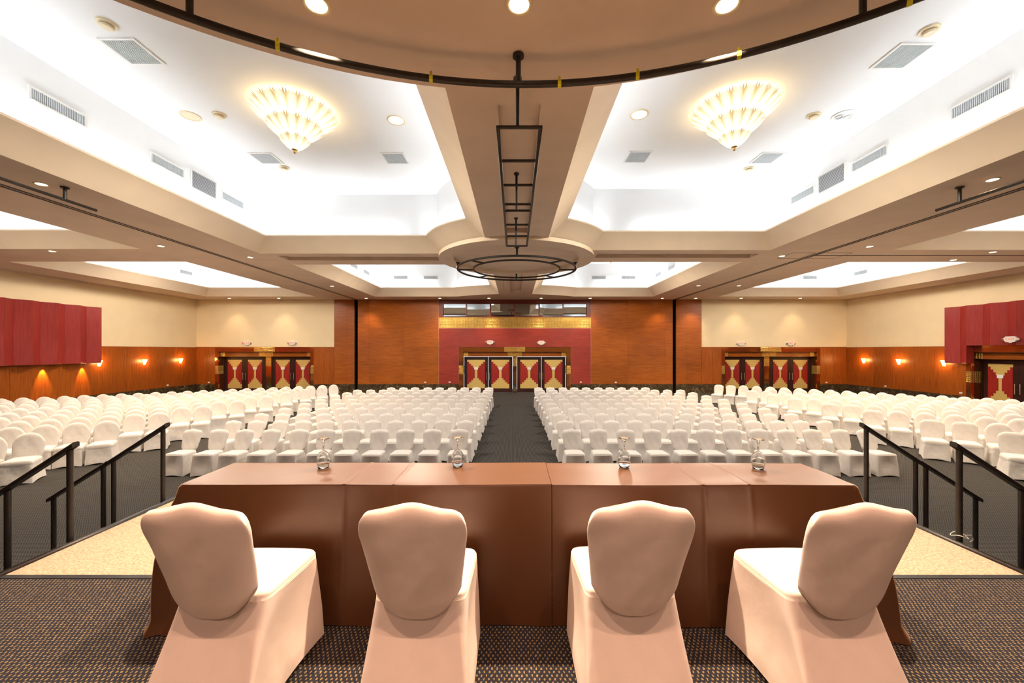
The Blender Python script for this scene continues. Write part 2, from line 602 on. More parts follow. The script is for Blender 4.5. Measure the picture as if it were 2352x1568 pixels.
COFFERS = [
    # x0, x1, y0, y1, cuts, chandelier
    (-8.35, -0.84, 2.90, 13.05, {'se': STAGE_DISC, 'ne': DISC}, True),
    (0.955, 8.09, 2.90, 12.60, {'sw': STAGE_DISC, 'nw': DISC}, True),
    (-8.22, -0.88, 14.72, 23.40, {'se': DISC, 'ne': REAR_DISC}, True),
    (0.98, 8.17, 14.30, 23.40, {'sw': DISC, 'nw': REAR_DISC}, True),
    (-18.10, -11.72, 2.90, 12.47, {}, False),
    (-18.10, -11.75, 14.24, 23.40, {}, True),
    (11.93, 18.95, 2.90, 12.58, {}, False),
    (11.97, 19.10, 14.30, 23.40, {}, True),
]
RECESS = [(-0.22, 0.34, 5.15, 10.75), (-0.22, 0.34, 16.45, 21.8), (-7.95, -2.62, 13.37, 14.04), (2.74, 8.05, 13.09, 13.66)]
outer = [(XL - 0.4, YF - 0.4), (XR + 0.4, YF - 0.4), (XR + 0.4, YB + 0.5), (XL - 0.4, YB + 0.5)]
holes = [coffer_loop(*c[:4], 0.0, c[4]) for c in COFFERS]
rec = [[(a, c), (b, c), (b, d), (a, d)] for a, b, c, d in RECESS]
cm = MB()
v, f = fill([outer] + holes + rec, ZC)
cm.v, cm.f = v, f
for r in rec:
    cm.loops([[(p[0], p[1], ZC) for p in r], [(p[0], p[1], ZC + 0.12) for p in r]], cap1=True)
ceil = cm.obj('ceiling', M['soffit'], fix=False)
tag(ceil, 'beige painted ceiling soffit with beams around the lit coffers', 'ceiling', kind='structure')

for ci, (x0, x1, y0, y1, cuts, ch) in enumerate(COFFERS):
    def L(ins, z):
        return [(p[0], p[1], z) for p in coffer_loop(x0, x1, y0, y1, ins, cuts)]
    MB().loops([L(0, ZC), L(0.5, ZC + 0.43), L(0.5, ZC + 0.47), L(0.46, ZC + 0.47)]).obj('coffer_cornice', M['cornice'], ceil)
    vm = MB().loops([L(0.46, ZC + 0.47), L(0.45, ZC + 0.42), L(0.12, ZC + 0.15), L(0.12, ZV)])
    top = coffer_loop(x0, x1, y0, y1, 0.12, cuts)
    vv, ff = fill([top], ZV)
    n0 = len(vm.v)
    vm.v += vv
    vm.f += [tuple(n0 + i for i in t) for t in ff]
    vm.obj('coffer_vault', M['vault'], ceil)
    # cove lamps lying in the trough behind the cornice, shining up
    zl = ZC + 0.37
    t = 0.28
    def cove(xc, yc, lx, ly, rot):
        ln = max(lx, ly)
        light('cove_lamp', 'AREA', COVE_W * ln, COVE_COL, (xc, yc, zl), rot=rot, shape='RECTANGLE', size=max(lx, 0.1), size_y=max(ly, 0.1))
    ya, yb, xa, xb = y0 + 0.6, y1 - 0.6, x0 + 0.6, x1 - 0.6
    tilt = math.radians(30)
    # west and east sides
    wy0 = ya + (2.5 if 'sw' in cuts and cuts['sw'] is STAGE_DISC else 2.3 if 'sw' in cuts else 0)
    wy1 = yb - (2.3 if 'nw' in cuts and cuts['nw'] is DISC else 1.3 if 'nw' in cuts else 0)
    ey0 = ya + (2.5 if 'se' in cuts and cuts['se'] is STAGE_DISC else 2.3 if 'se' in cuts else 0)
    ey1 = yb - (2.3 if 'ne' in cuts and cuts['ne'] is DISC else 1.3 if 'ne' in cuts else 0)
    cove(x0 + t, (wy0 + wy1) / 2, 0.1, wy1 - wy0, (PI, tilt, 0))
    cove(x1 - t, (ey0 + ey1) / 2, 0.1, ey1 - ey0, (PI, -tilt, 0))
    cut = {'sw': 0, 'se': 0, 'nw': 0, 'ne': 0}
    for k, c in cuts.items():
        cut[k] = (4.3 if c is STAGE_DISC else 3.2) if c is not DISC else 2.2
    sx0, sx1 = xa + cut['sw'], xb - cut['se']
    nx0, nx1 = xa + cut['nw'], xb - cut['ne']
    cove((sx0 + sx1) / 2, y0 + t, sx1 - sx0, 0.1, (PI - tilt, 0, 0))
    cove((nx0 + nx1) / 2, y1 - t, nx1 - nx0, 0.1, (PI + tilt, 0, 0))
    for cn, c in cuts.items():     # lamps following the curved corners
        lp = coffer_loop(x0, x1, y0, y1, t, {cn: c})
        pts = [p for p in lp if abs(math.hypot(p[0] - c[0], p[1] - c[1]) - c[2] - t) < 1e-4]
        for u in (0.25, 0.75):
            p = pts[int(u * (len(pts) - 1))]
            an = math.atan2(p[1] - c[1], p[0] - c[0])
            ln = math.dist(pts[0], pts[-1]) * 0.46
            light('cove_lamp', 'AREA', COVE_W * ln, COVE_COL, (p[0], p[1], zl), rot=(PI, 0, an + PI / 2), shape='RECTANGLE', size=ln, size_y=0.1)

# the round drop in the middle of the crossing beams
dm = MB().lathe([(2.62, ZC + 0.02), (2.62, ZC - 0.10), (2.12, ZC - 0.10), (2.12, ZC - 0.005)], 64, (DISC[0], DISC[1], 0))
dm.obj('ceiling_rosette', M['cornice'], ceil, smooth=True, angle=40)
MB().cap(2.13, ZC - 0.006, 64, (DISC[0], DISC[1], 0)).obj('rosette_centre', M['soffit'], ceil)
MB().lathe([(2.61, ZC - 0.102), (2.13, ZC - 0.102)], 64, (DISC[0], DISC[1], 0)).obj('rosette_ring', M['soffit'], ceil)
# partition tracks and access hatches in the soffit
for x in (-9.87, 9.95):
    for dx in (-0.055, 0.055):
        MB().box(x + dx - 0.022, x + dx + 0.022, YF + 0.5, YB - 0.02, ZC - 0.012, ZC + 0.02).obj('partition_track', M['pipe'], ceil)
MB().box(9.97, XR - 0.02, 13.28, 13.34, ZC - 0.012, ZC + 0.02).obj('partition_track', M['pipe'], ceil)
for x0, x1 in ((9.05, 9.80), (10.05, 11.0)):
    y0, y1 = 12.95, 13.75
    hm = MB()
    for a in ((x0, x1, y0, y0 + 0.02), (x0, x1, y1 - 0.02, y1), (x0, x0 + 0.02, y0, y1), (x1 - 0.02, x1, y0, y1)):
        hm.box(a[0], a[1], a[2], a[3], ZC - 0.004, ZC + 0.01)
    hm.obj('access_hatch_outline', M['grille_dark'], ceil)

# ------------------------------------------------------------------ walls
WT = 0.55
wb = MB()
DOORS_OPEN = [(-3.47, 3.49), (-18.66, -12.52), (12.90, 19.04)]
SLOTS = [(-9.97, -9.78), (9.86, 10.05)]
xs = sorted([XL - 0.4, XR + 0.4] + [a for p in DOORS_OPEN + SLOTS for a in p])
for a, b in zip(xs, xs[1:]):
    if (a, b) in SLOTS:
        continue
    z0 = 2.58 if (a, b) in DOORS_OPEN else 0.0
    if (a, b) == DOORS_OPEN[0]:
        wb.box(a, b, YB, YB + WT, z0, 4.80)
        wb.box(a, b, YB, YB + WT, 5.57, ZC + 0.3)
    elif a == -9.78:
        wb.box(a, -4.45, YB, YB + WT, 0, ZC + 0.3)
        wb.box(-4.45, b, YB, YB + WT, 0, 4.80)
        wb.box(-4.45, b, YB, YB + WT, 5.57, ZC + 0.3)
    elif b == 9.86:
        wb.box(4.50, b, YB, YB + WT, 0, ZC + 0.3)
        wb.box(a, 4.50, YB, YB + WT, 0, 4.80)
        wb.box(a, 4.50, YB, YB + WT, 5.57, ZC + 0.3)
    else:
        wb.box(a, b, YB, YB + WT, z0, ZC + 0.3)
wall_back = wb.obj('wall_back', M['cream'])
tag(wall_back, 'back wall of the hall with cream upper sides and veneered middle', 'wall', kind='structure')
for a, b in SLOTS:
    MB().box(a - 0.1, b + 0.1, YB + 0.35, YB + 0.4, 0, ZC + 0.3).obj('partition_pocket', M['black_gap'], wall_back)
    for e in (a, b):
        MB().box(e - 0.004, e + 0.004, YB - 0.03, YB + 0.35, 0, ZC - 0.001).obj('pocket_edge', M['black_gap'], wall_back)

def panels(parent, mat, xcuts, zcuts, y, t, name='veneer_panel', gap=0.005, skip=()):
    MB().box(xcuts[0] + 0.01, xcuts[-1] - 0.01, y - t * 0.5, y, zcuts[0] + 0.01, zcuts[-1] - 0.01).obj('panel_backing', M['door_dark'], parent)
    for i, (a, b) in enumerate(zip(xcuts, xcuts[1:])):
        for j, (c, d) in enumerate(zip(zcuts, zcuts[1:])):
            if (i, j) in skip:
                continue
            MB().bev(a + gap / 2, b - gap / 2, y - t, y + 0.004, c + gap / 2, d - gap / 2, 0.002).obj(name, mat, parent)

ZR = [ZM, 1.74, 2.90, 4.07, ZC - 0.003]
panels(wall_back, M['wood_h'], [-9.77, -9.07, -6.92, -4.73], ZR, YB, 0.035)
panels(wall_back, M['wood_h'], [4.76, 7.08, 9.36, 9.85], ZR, YB, 0.035)
panels(wall_back, M['wood_h'], [-11.24, -10.43, -9.98], ZR, YB, 0.035)
panels(wall_back, M['wood_h'], [10.06, 10.71, 11.65], ZR, YB, 0.035)
panels(wall_back, M['wood_v'], [XL + 0.01, -19.25, -18.66], [ZM, ZW], YB, 0.03)
panels(wall_back, M['wood_v'], [-12.52, -11.9, -11.25], [ZM, ZW], YB, 0.03)
panels(wall_back, M['wood_v'], [11.66, 12.30, 12.90], [ZM, ZW], YB, 0.03)
panels(wall_back, M['wood_v'], [19.04, 19.80, XR - 0.01], [ZM, ZW], YB, 0.03)
# cream plaster margin strip over the wainscot
for a, b in ((XL + 0.01, -11.25), (11.66, XR - 0.01)):
    MB().box(a, b, YB - 0.032, YB, ZW, ZW + 0.02).obj('wainscot_cap', M['wood_v'], wall_back)
# red middle
panels(wall_back, M['red_h'], [-4.72, -2.36, 0.0, 2.39, 4.75], [2.885, 4.06], YB, 0.03)
panels(wall_back, M['red_h'], [-4.72, -3.48], [ZM, 1.74, 2.885], YB, 0.03)
panels(wall_back, M['red_h'], [3.50, 4.75], [ZM, 1.74, 2.885], YB, 0.03)

def tiles(parent, x0, x1, z0, z1, y, pitch, name='gold_tile_panel', along='x', depth=0.018):
    """raised gold tiles in one joined panel, facing local -y (or +x/-x when along is y)"""
    nx = max(1, round((x1 - x0) / pitch))
    nz = max(1, round((z1 - z0) / pitch))
    px, pz = (x1 - x0) / nx, (z1 - z0) / nz
    m = MB()
    def P(a, d, z):
        if along == 'x':
            return (a, y - d, z)
        if along == 'y+':
            return (y + d, a, z)
        return (y - d, a, z)
    def quad(*p):
        n = len(m.v)
        m.v += p
        m.f.append((n, n + 1, n + 2, n + 3))
    quad(P(x0, 0.001, z0), P(x1, 0.001, z0), P(x1, 0.001, z1), P(x0, 0.001, z1))
    for i in range(nx):
        for j in range(nz):
            a0, a1 = x0 + i * px + px * 0.07, x0 + (i + 1) * px - px * 0.07
            c0, c1 = z0 + j * pz + pz * 0.07, z0 + (j + 1) * pz - pz * 0.07
            b0, b1, e0, e1 = a0 + px * 0.22, a1 - px * 0.22, c0 + pz * 0.22, c1 - pz * 0.22
            n = len(m.v)
            m.v += [P(a0, 0.002, c0), P(a1, 0.002, c0), P(a1, 0.002, c1), P(a0, 0.002, c1), P(b0, depth, e0), P(b1, depth, e0), P(b1, depth, e1), P(b0, depth, e1)]
            m.f += [(n + 4, n + 5, n + 6, n + 7), (n, n + 1, n + 5, n + 4), (n + 1, n + 2, n + 6, n + 5), (n + 2, n + 3, n + 7, n + 6), (n + 3, n, n + 4, n + 7)]
    o = m.obj(name, M['gold_tile'], parent, fix=False)
    o['kind'] = 'stuff'
    return o
tiles(wall_back, -4.72, 4.75, 4.075, 4.745, YB, 0.096)

# marble base of the back wall
bb = MB()
for a, b in ((XL + 0.02, -18.66), (-12.52, -9.98), (-9.77, -3.48), (3.50, 9.85), (10.06, 12.90), (19.04, XR - 0.02)):
    bb.box(a, b, YB - 0.045, YB, 0, ZM)
tag(bb.obj('baseboard_back', M['marble']), 'dark marble base running along the back wall', 'baseboard', kind='structure')

# booth window over the gold band
win = thing('window_1', 'wide booth window of six tinted panes above the gold band', 'window', (0, YB, 0), kind='structure')
fr = MB()
WX = [-4.45, -3.005, -1.505, 0.01, 1.53, 3.02, 4.50]
fr.box(-4.72, 4.75, -0.03, 0.06, 4.745, 4.80)
fr.box(-4.72, 4.75, -0.03, 0.06, 5.57, ZC - 0.002)
fr.box(-4.72, -4.45, -0.03, 0.06, 4.80, 5.57)
fr.box(4.50, 4.75, -0.03, 0.06, 4.80, 5.57)
for x in WX[1:-1]:
    fr.box(x - 0.04, x + 0.04, -0.015, 0.06, 4.80, 5.57)
fr.obj('window_frame', M['red_frame'], win)
for i, (a, b) in enumerate(zip(WX, WX[1:])):
    po = MB().box(-(b - a) / 2 + 0.035, (b - a) / 2 - 0.035, -0.005, 0.005, -0.385, 0.385).obj('pane', M['booth_glass'], win)
    po.location = ((a + b) / 2, 0.03, 5.185)
    po.rotation_euler = ((0.004, -0.003, 0.010, -0.006, 0.003, 0.008)[i], 0, (0.012, -0.006, 0.02, -0.016, 0.004, -0.014)[i])
bo = MB()
bo.box(-4.6, 4.6, 2.4, 2.5, 4.5, 6.0)
bo.box(-4.7, -4.6, WT, 2.5, 4.5, 6.0).box(4.6, 4.7, WT, 2.5, 4.5, 6.0)
bo.box(-4.7, 4.7, WT, 2.5, 4.4, 4.5).box(-4.7, 4.7, WT, 2.5, 6.0, 6.1)
bo.obj('booth_interior', M['interior'], win)

# side walls
def side_wall(name, x, s, label):
    w = MB().box(min(x, x - s * 0.4), max(x, x - s * 0.4), YF - 0.4, YB + WT, 0, ZC + 0.3).obj(name, M['cream'])
    return tag(w, label, 'wall', kind='structure')
wall_left = side_wall('wall_left', XL, 1, 'left side wall, cream above orange veneer wainscot')
# right wall leaves an opening for its doors
DY0, DY1 = 12.10, 18.24
wr = MB()
wr.box(XR, XR + 0.6, YF - 0.4, DY0, 0, ZC + 0.3).box(XR, XR + 0.6, DY1, YB + WT, 0, ZC + 0.3).box(XR, XR + 0.6, DY0, DY1, 2.58, ZC + 0.3)
wall_right = tag(wr.obj('wall_right', M['cream']), 'right side wall, cream above orange veneer wainscot', 'wall', kind='structure')
wf = MB().box(XL - 0.4, XR + 0.4, YF - 0.4, YF, 0, ZC + 0.3).obj('wall_front', M['cream'])
tag(wf, 'wall behind the stage', 'wall', kind='structure')

def wain(parent, x, s, ycuts):
    for a, b in zip(ycuts, ycuts[1:]):
        MB().bev(min(x - s * 0.004, x + s * 0.03), max(x - s * 0.004, x + s * 0.03), a + 0.003, b - 0.003, ZM, ZW, 0.004).obj('veneer_panel', M['wood_v'], parent)
yc = [YF + 0.02, 3.0, 8.0, 10.9] + [12.1 + 1.18 * i for i in range(11)]
yc[-1] = YB - 0.04
wain(wall_left, XL, 1, yc)
wain(wall_right, XR, -1, [YF + 0.02, 3.0, 8.0, DY0])
wain(wall_right, XR, -1, [DY1, 19.42, 20.6, 21.78, 22.96, YB - 0.04])
tag(MB().box(XL, XL + 0.045, YF + 0.02, YB - 0.05, 0, ZM).obj('baseboard_left', M['marble']), 'dark marble base along the left side wall', 'baseboard', kind='structure')
tag(MB().box(XR - 0.045, XR, YF + 0.02, DY0, 0, ZM).box(XR - 0.045, XR, DY1, YB - 0.05, 0, ZM).obj('baseboard_right', M['marble']), 'dark marble base along the right side wall', 'baseboard', kind='structure')
# thin crown line at the ceiling of the side walls
for nm, x, s, w in (('left', XL, 1, wall_left), ('right', XR, -1, wall_right)):
    MB().box(min(x, x + s * 0.05), max(x, x + s * 0.05), YF + 0.02, YB, ZC - 0.07, ZC).obj('crown_strip', M['soffit'], w)

# ------------------------------------------------------------------ door sets
RED_STEP = [(0, .071), (.108, .071), (.108, .139), (.217, .139), (.217, .203), (.32, .203), (.32, .273), (.39, .273), (.39, .34), (.43, .34), (.43, .648), (.33, .648), (.33, .714), (.228, .714), (.228, .785), (.108, .785), (.108, .848), (0, .848)]
DEP = 0.43
door_no = [0]
def handle_mesh():
    m = MB().tube([(0, 0, -0.22), (0, 0, 0.22)], 0.017, 10)
    for z in (-0.17, 0.17):
        m.tube([(0, 0, z), (0, 0.075, z)], 0.012, 8)
    return m.mesh('handle', M['brass'], smooth=True, angle=50)
HANDLE = handle_mesh()

def door_set(tn, loc, rz, hw, p0, p1, inw, gap, where, words):
    tr = thing('trim_%d' % tn, 'bronze mirror and gold tile surround of the doors %s' % where, 'door surround', loc, rz, kind='structure')
    # top band
    MB().box(-hw, -0.65, -0.035, 0.06, 2.585, 2.88).obj('mirror_panel', M['bronze_mirror'], tr)
    MB().box(0.65, hw, -0.035, 0.06, 2.585, 2.88).obj('mirror_panel', M['bronze_mirror'], tr)
    MB().box(-0.65, 0.65, -0.030, 0.06, 2.585, 2.88).obj('tile_backing', M['gold'], tr)
    tiles(tr, -0.65, 0.65, 2.59, 2.875, -0.030, 0.095)
    # soffit of the recess and lintel
    MB().box(-hw, hw, 0.06, DEP + 0.11, 2.56, 2.60).obj('recess_soffit', M['door_dark'], tr)
    MB().box(-hw, hw, 0.14, DEP + 0.06, 2.285, 2.56).obj('lintel', M['lintel'], tr)
    tiles(tr, -0.44, 0.44, 2.29, 2.55, 0.14, 0.09)
    for s in (-1, 1):
        a, b = sorted((s * p1, s * (p1 - 0.30)))
        tiles(tr, a, b, 2.29, 2.55, 0.14, 0.09)
        # jamb
        a, b = sorted((s * p1, s * hw))
        MB().box(a, b, -0.035, DEP + 0.06, 0.0, 2.585).obj('jamb_mirror', M['bronze_mirror'], tr)
        tiles(tr, a, b, 1.20, 1.72, -0.035, 0.088)
        tiles(tr, -0.03, DEP, 1.20, 1.72, s * p1, 0.088, along='y-' if s > 0 else 'y+')
    # post between the pairs
    MB().box(-p0, p0, DEP - 0.04, DEP + 0.06, ZM, 2.285).obj('post_mirror', M['bronze_mirror'], tr)
    MB().box(-p0, p0, DEP - 0.045, DEP + 0.06, 0, ZM).obj('post_base', M['marble'], tr)
    tiles(tr, -p0, p0, 1.67, 2.285, DEP - 0.04, 0.09)
    for side in (-1, 1):
        door_no[0] += 1
        a, b = sorted((side * p0, side * p1))
        d = thing('door_%d' % door_no[0], words[0 if side < 0 else 1], 'door', loc, rz, kind='structure')
        g = gap
        fw = 0.0 if g > 0.012 else 0.07
        if fw:
            fm = MB().box(a, a + fw, DEP - 0.02, DEP + 0.06, 0, 2.285).box(b - fw, b, DEP - 0.02, DEP + 0.06, 0, 2.285).box(a + fw, b - fw, DEP - 0.02, DEP + 0.06, 2.24, 2.285)
            fm.obj('door_frame', M['door_dark'], d)
        la, lb = a + fw + g, b - fw - g
        mid = (la + lb) / 2
        for k, (u, w) in enumerate(((la, mid - g / 2), (mid + g / 2, lb))):
            zt = 2.285 - g if not fw else 2.238
            z0 = 0.02 if g > 0.012 else 0.008
            leaf = MB().bev(u, w, DEP, DEP + 0.05, z0, zt, 0.006).obj('leaf', M['door_dark'], d)
            cx = (u + w) / 2
            i0, i1 = cx - inw / 2, cx + inw / 2
            zb_, zt_ = 0.27, 2.08
            MB().box(i0, i1, DEP - 0.006, DEP + 0.01, zb_, zt_).obj('gold_inlay', M['gold'], leaf)
            for s in (0, 1):
                poly = []
                for uu, vv in RED_STEP:
                    xx = i0 + uu * inw if s == 0 else i1 - uu * inw
                    poly.append((xx, zt_ - vv * (zt_ - zb_)))
                MB().prism(poly, 'y', DEP - 0.014, DEP).obj('red_inlay', M['red_v'], leaf)
            hx = w - 0.085 if k == 0 else u + 0.085
            put('handle', HANDLE, leaf, (hx, DEP - 0.07, 1.04))
            nz = zt_ - 0.30 * (zt_ - zb_)
            no = MB().box(cx - 0.115, cx + 0.115, DEP - 0.018, DEP - 0.012, nz - 0.075, nz + 0.075)
            no.obj('paper_notice', M['paper'], leaf)
    return tr

door_set(1, (0.01, YB, 0), 0, 3.48, 0.137, 3.23, 1.13, 0.0125, 'in the red centre of the back wall',
         ('left double door in the red centre of the back wall', 'right double door in the red centre of the back wall'))
door_set(2, (-15.59, YB, 0), 0, 3.07, 0.17, 2.87, 0.89, 0.006, 'at the left of the back wall',
         ('outer double door left of the back wall under the cream wall', 'inner double door left of the back wall under the cream wall'))
door_set(3, (15.97, YB, 0), 0, 3.07, 0.17, 2.87, 0.89, 0.006, 'at the right of the back wall',
         ('inner double door right of the back wall under the cream wall', 'outer double door right of the back wall under the cream wall'))
door_set(4, (XR, (DY0 + DY1) / 2, 0), -PI / 2, 3.07, 0.17, 2.87, 0.89, 0.006, 'in the right side wall',
         ('double door in the right side wall under the red panel', 'nearer double door in the right side wall'))
# closing walls behind the recesses of the side door sets
for nm, (a, b) in zip('lr', DOORS_OPEN[1:]):
    MB().box(a, b, YB + DEP + 0.07, YB + DEP + 0.12, 0, 2.6).obj('recess_back', M['black_gap'], wall_back)
MB().box(XR + DEP + 0.07, XR + DEP + 0.12, DY0, DY1, 0, 2.6).obj('recess_back', M['black_gap'], wall_right)

# ------------------------------------------------------------------ red corrugated wall panels
def corrugated(name, x_wall, s, y_end, y_start, step, label, flip_first, low_count):
    r = thing(name, label, 'wall panel', (0, 0, 0))
    y = y_end
    i = 0
    d_hi, d_lo = 0.36, 0.14
    z1 = 4.69
    cur = d_hi if flip_first else d_lo
    # end return towards the back wall
    x0 = x_wall + s * 0.0
    zb0 = 2.08
    MB().box(min(x_wall, x_wall + s * cur), max(x_wall, x_wall + s * cur), y, y + 0.02, zb0, z1).obj('end_return', M['red_panel'], r)
    while y > y_start:
        nxt = d_lo if cur == d_hi else d_hi
        zb = 2.08 if (low_count is None or i < low_count) else ZW + 0.02
        ya, yb = y, y - step
        m = MB()
        a0, a1 = x_wall + s * cur, x_wall + s * nxt
        m.prism([(x_wall + s * 0.01, ya), (a0, ya), (a1, yb + 0.004), (x_wall + s * 0.01, yb + 0.004)], 'z', zb, z1)
        m.obj('panel', M['red_panel'], r)
        y -= step
        cur = nxt
        i += 1
    return r
corrugated('corrugated_wall_panel', XL + 0.03, 1, 18.75, 12.0, 0.445, 'red corrugated veneer panel hung on the left wall', True, None)
corrugated('corrugated_wall_panel', XR - 0.03, -1, 18.80, 11.5, 0.445, 'red corrugated veneer panel over the doors of the right wall', True, 2)

# ------------------------------------------------------------------ lamps
def downlight(x, y, group, label, w=SPOT_W, r=0.10, size=1.9, col=WARM, tilt=(0, 0, 0), z=ZC, lamp=True, blend=0.45, depth=False):
    t = thing('downlight', label, 'ceiling light', (x, y, z), group=group)
    MB().lathe([(r * 0.78, 0.012), (r * 0.80, -0.008), (r, -0.012), (r * 1.12, -0.004), (r * 1.13, 0.004)], 24).obj('trim_ring', M['cream_plastic'], t, smooth=True)
    MB().lathe([(r * 0.80, -0.006), (r * 0.5, -0.004), (0.001, -0.003)], 24).obj('lamp_face', M['lamp_warm'] if lamp else M['grille'], t)
    if lamp and w:
        light('downlight_lamp', 'SPOT', w, col, (0, 0, -0.03), t, tilt, spot_size=size, spot_blend=blend, shadow_soft_size=0.05)
    return t
HALL = [(-10.75, 12.11, 'by the left partition track before the cross beam'), (-14.79, 12.75, 'alone on the cross beam over the left side block'),
        (-9.01, 13.58, 'left of the rosette on the cross beam'), (-9.04, 7.61, 'nearest on the left track beam'), (-9.01, 19.64, 'far along the left track beam'),
        (8.99, 13.39, 'right of the rosette on the cross beam'), (10.84, 12.16, 'by the right partition track before the cross beam'),
        (15.44, 12.86, 'on the cross beam over the right side block, near one'), (15.39, 13.97, 'on the cross beam over the right side block, far one'),
        (9.0, 19.5, 'far along the right track beam, inner one'), (10.98, 19.5, 'far along the right track beam, outer one'), (8.89, 7.41, 'nearest on the right track beam')]
for x, y, t in HALL:
    downlight(x, y, 'hall downlights', 'small round warm downlight ' + t)
ORD = ['first', 'second', 'third', 'fourth', 'fifth', 'sixth', 'seventh', 'eighth', 'ninth', 'tenth', 'eleventh', 'twelfth', 'thirteenth', 'fourteenth', 'fifteenth', 'sixteenth', 'seventeenth', 'eighteenth', 'nineteenth', 'twentieth', 'twenty-first', 'twenty-second', 'twenty-third', 'twenty-fourth']
for i, x in enumerate([-17.3, -14.3, -9.0, -4.53, -1.56, 1.61, 4.58, 8.95, 10.98, 13.74, 17.32]):
    downlight(x, 24.15, 'downlights along the back wall', 'downlight close to the back wall, %s from the left corner' % ORD[i], w=SPOT_W * (0.32 if abs(x) < 12 else 0.16), size=1.5, blend=0.8)
for i, x in enumerate([-1.82, 0.04, 1.95]):
    downlight(x, 3.66, 'stage downlights', ('left', 'middle', 'right')[i] + ' bright round downlight in the brown stage soffit', w=STAGE_W, r=0.115, size=1.5, blend=0.35, col=(1.0, 0.70, 0.46))
for i, x in enumerate([-1.82, 0.04, 1.95]):
    downlight(x, 0.35, 'stage downlights above the camera', ('left', 'middle', 'right')[i] + ' stage downlight right above the speakers chairs', w=STAGE_TOP_W, r=0.115, size=1.7, blend=0.4, col=(1.0, 0.57, 0.38))
for i, x in enumerate([-2.2, 0.04, 2.3]):
    downlight(x, -3.6, 'stage downlights behind the camera', ('left', 'middle', 'right')[i] + ' stage downlight behind the row of speakers chairs', w=STAGE_BACK_W, r=0.115, size=1.5, blend=0.4, col=(1.0, 0.58, 0.43), tilt=(math.radians(42), 0, 0))

downlight(-14.79, 13.09, 'ceiling speakers', 'dark ring speaker behind the downlight over the left block', w=0, r=0.14, lamp=False)
def chandelier(x, y, label, big):
    t = thing('chandelier', label, 'chandelier', (x, y, ZV), group='petal glass chandeliers')
    MB().lathe([(0.001, 0.0), (0.22, 0.0), (0.24, -0.04), (0.10, -0.08), (0.05, -0.10), (0.04, -0.72), (0.001, -0.72)], 20).obj('gold_stem', M['gold_tile'], t, smooth=True)
    tiers = [(22, 0.30, 0.84, -0.34, -0.05, 0.105), (16, 0.18, 0.56, -0.60, -0.33, 0.095), (10, 0.03, 0.30, -0.84, -0.60, 0.085)]
    for n, r0, r1, z0, z1, wd in tiers:
        m = MB()
        nu, nv = 6, 8
        uvs = []
        def fn(u, v):
            s = (u - 0.5) * 2
            w = wd * (0.35 + 0.75 * math.sin(PI * min(1, v * 0.62 + 0.10)))
            tip = 1 - 0.10 * (1 - abs(math.sin(s * PI * 1.5))) * (v ** 6)
            rr = r0 + (r1 - r0) * v * tip
            zz = z0 + (z1 - z0) * (v ** 1.5) * tip - 0.035 * (1 - s * s) * (0.4 + 0.6 * v)
            return (rr, w * s, zz)
        m.grid(fn, nu, nv)
        me = m.mesh('petal', M['petal'], smooth=True)
        uvl = me.uv_layers.new(name='UVMap')
        for lp in me.loops:
            k = lp.vertex_index
            uvl.data[lp.index].uv = ((k % (nu + 1)) / nu, (k // (nu + 1)) / nv)
        for k in range(n):
            put('petal', me, t, (0, 0, 0), 2 * PI * k / n)
    MB().lathe([(0.001, -0.93), (0.02, -0.92), (0.035, -0.895), (0.02, -0.87), (0.06, -0.85), (0.07, -0.835), (0.001, -0.82)], 16).obj('finial', M['gold_tile'], t, smooth=True)
    light('chandelier_bulbs', 'POINT', CHAND_W, (1.0, 0.74, 0.42), (0, 0, -0.40), t, shadow_soft_size=0.28)
    light('chandelier_hall_fill', 'SPOT', CHAND_DOWN_W, (1.0, 0.87, 0.70), (0, 0, -0.95), t, spot_size=math.radians(176), spot_blend=0.25, shadow_soft_size=0.45)  # added spot below the petals, brightens the hall and spares the vault
    return t
chandelier(-4.62, 8.37, 'glowing petal glass chandelier in the near left coffer', True)
chandelier(4.55, 8.25, 'glowing petal glass chandelier in the near right coffer', True)
chandelier(-4.55, 19.0, 'far petal glass chandelier in the left coffer before the back wall', False)
chandelier(4.57, 18.9, 'far petal glass chandelier in the right coffer before the back wall', False)
chandelier(-14.9, 18.7, 'petal glass chandelier in the far coffer over the left side block', False)
chandelier(-14.9, 7.7, 'unseen petal glass chandelier added in the near coffer over the left side block', False)  # out of view, added to light the front chairs of the left block
chandelier(15.4, 7.7, 'unseen petal glass chandelier added in the near coffer over the right side block', False)  # likewise unseen, put in for light on the right front chairs
chandelier(15.5, 18.7, 'petal glass chandelier in the far coffer over the right side block', False)

def sconce(x, y, s, label):
    t = thing('wall_sconce', label, 'wall lamp', (x, y, 2.06), group='wall sconces')
    MB().box(min(0, s * 0.02), max(0, s * 0.02), -0.07, 0.07, -0.13, 0.13).obj('back_plate', M['brass'], t)
    def fn(u, v):
        a = -PI / 2 + PI * u
        r = 0.13 * (0.35 + 0.65 * v)
        return (s * (0.02 + r * math.cos(a) * 0.95), r * math.sin(a), -0.14 + 0.27 * v)
    MB().grid(fn, 12, 6).obj('shade', M['sconce_glass'], t, smooth=True)
    light('sconce_bulb', 'POINT', SCONCE_W, (1.0, 0.50, 0.16), (s * 0.24, 0, 0.04), t, shadow_soft_size=0.08)
for y, w in ((18.98, 'beside the red panel'), (21.3, 'in the middle of the wainscot'), (23.6, 'nearest the back corner')):
    sconce(XL + 0.03, y, 1, 'glowing half-round sconce on the left wall %s' % w)
for y, w in ((19.15, 'beside the red panel'), (21.4, 'in the middle of the wainscot'), (23.55, 'nearest the back corner')):
    sconce(XR - 0.03, y, -1, 'glowing half-round sconce on the right wall %s' % w)
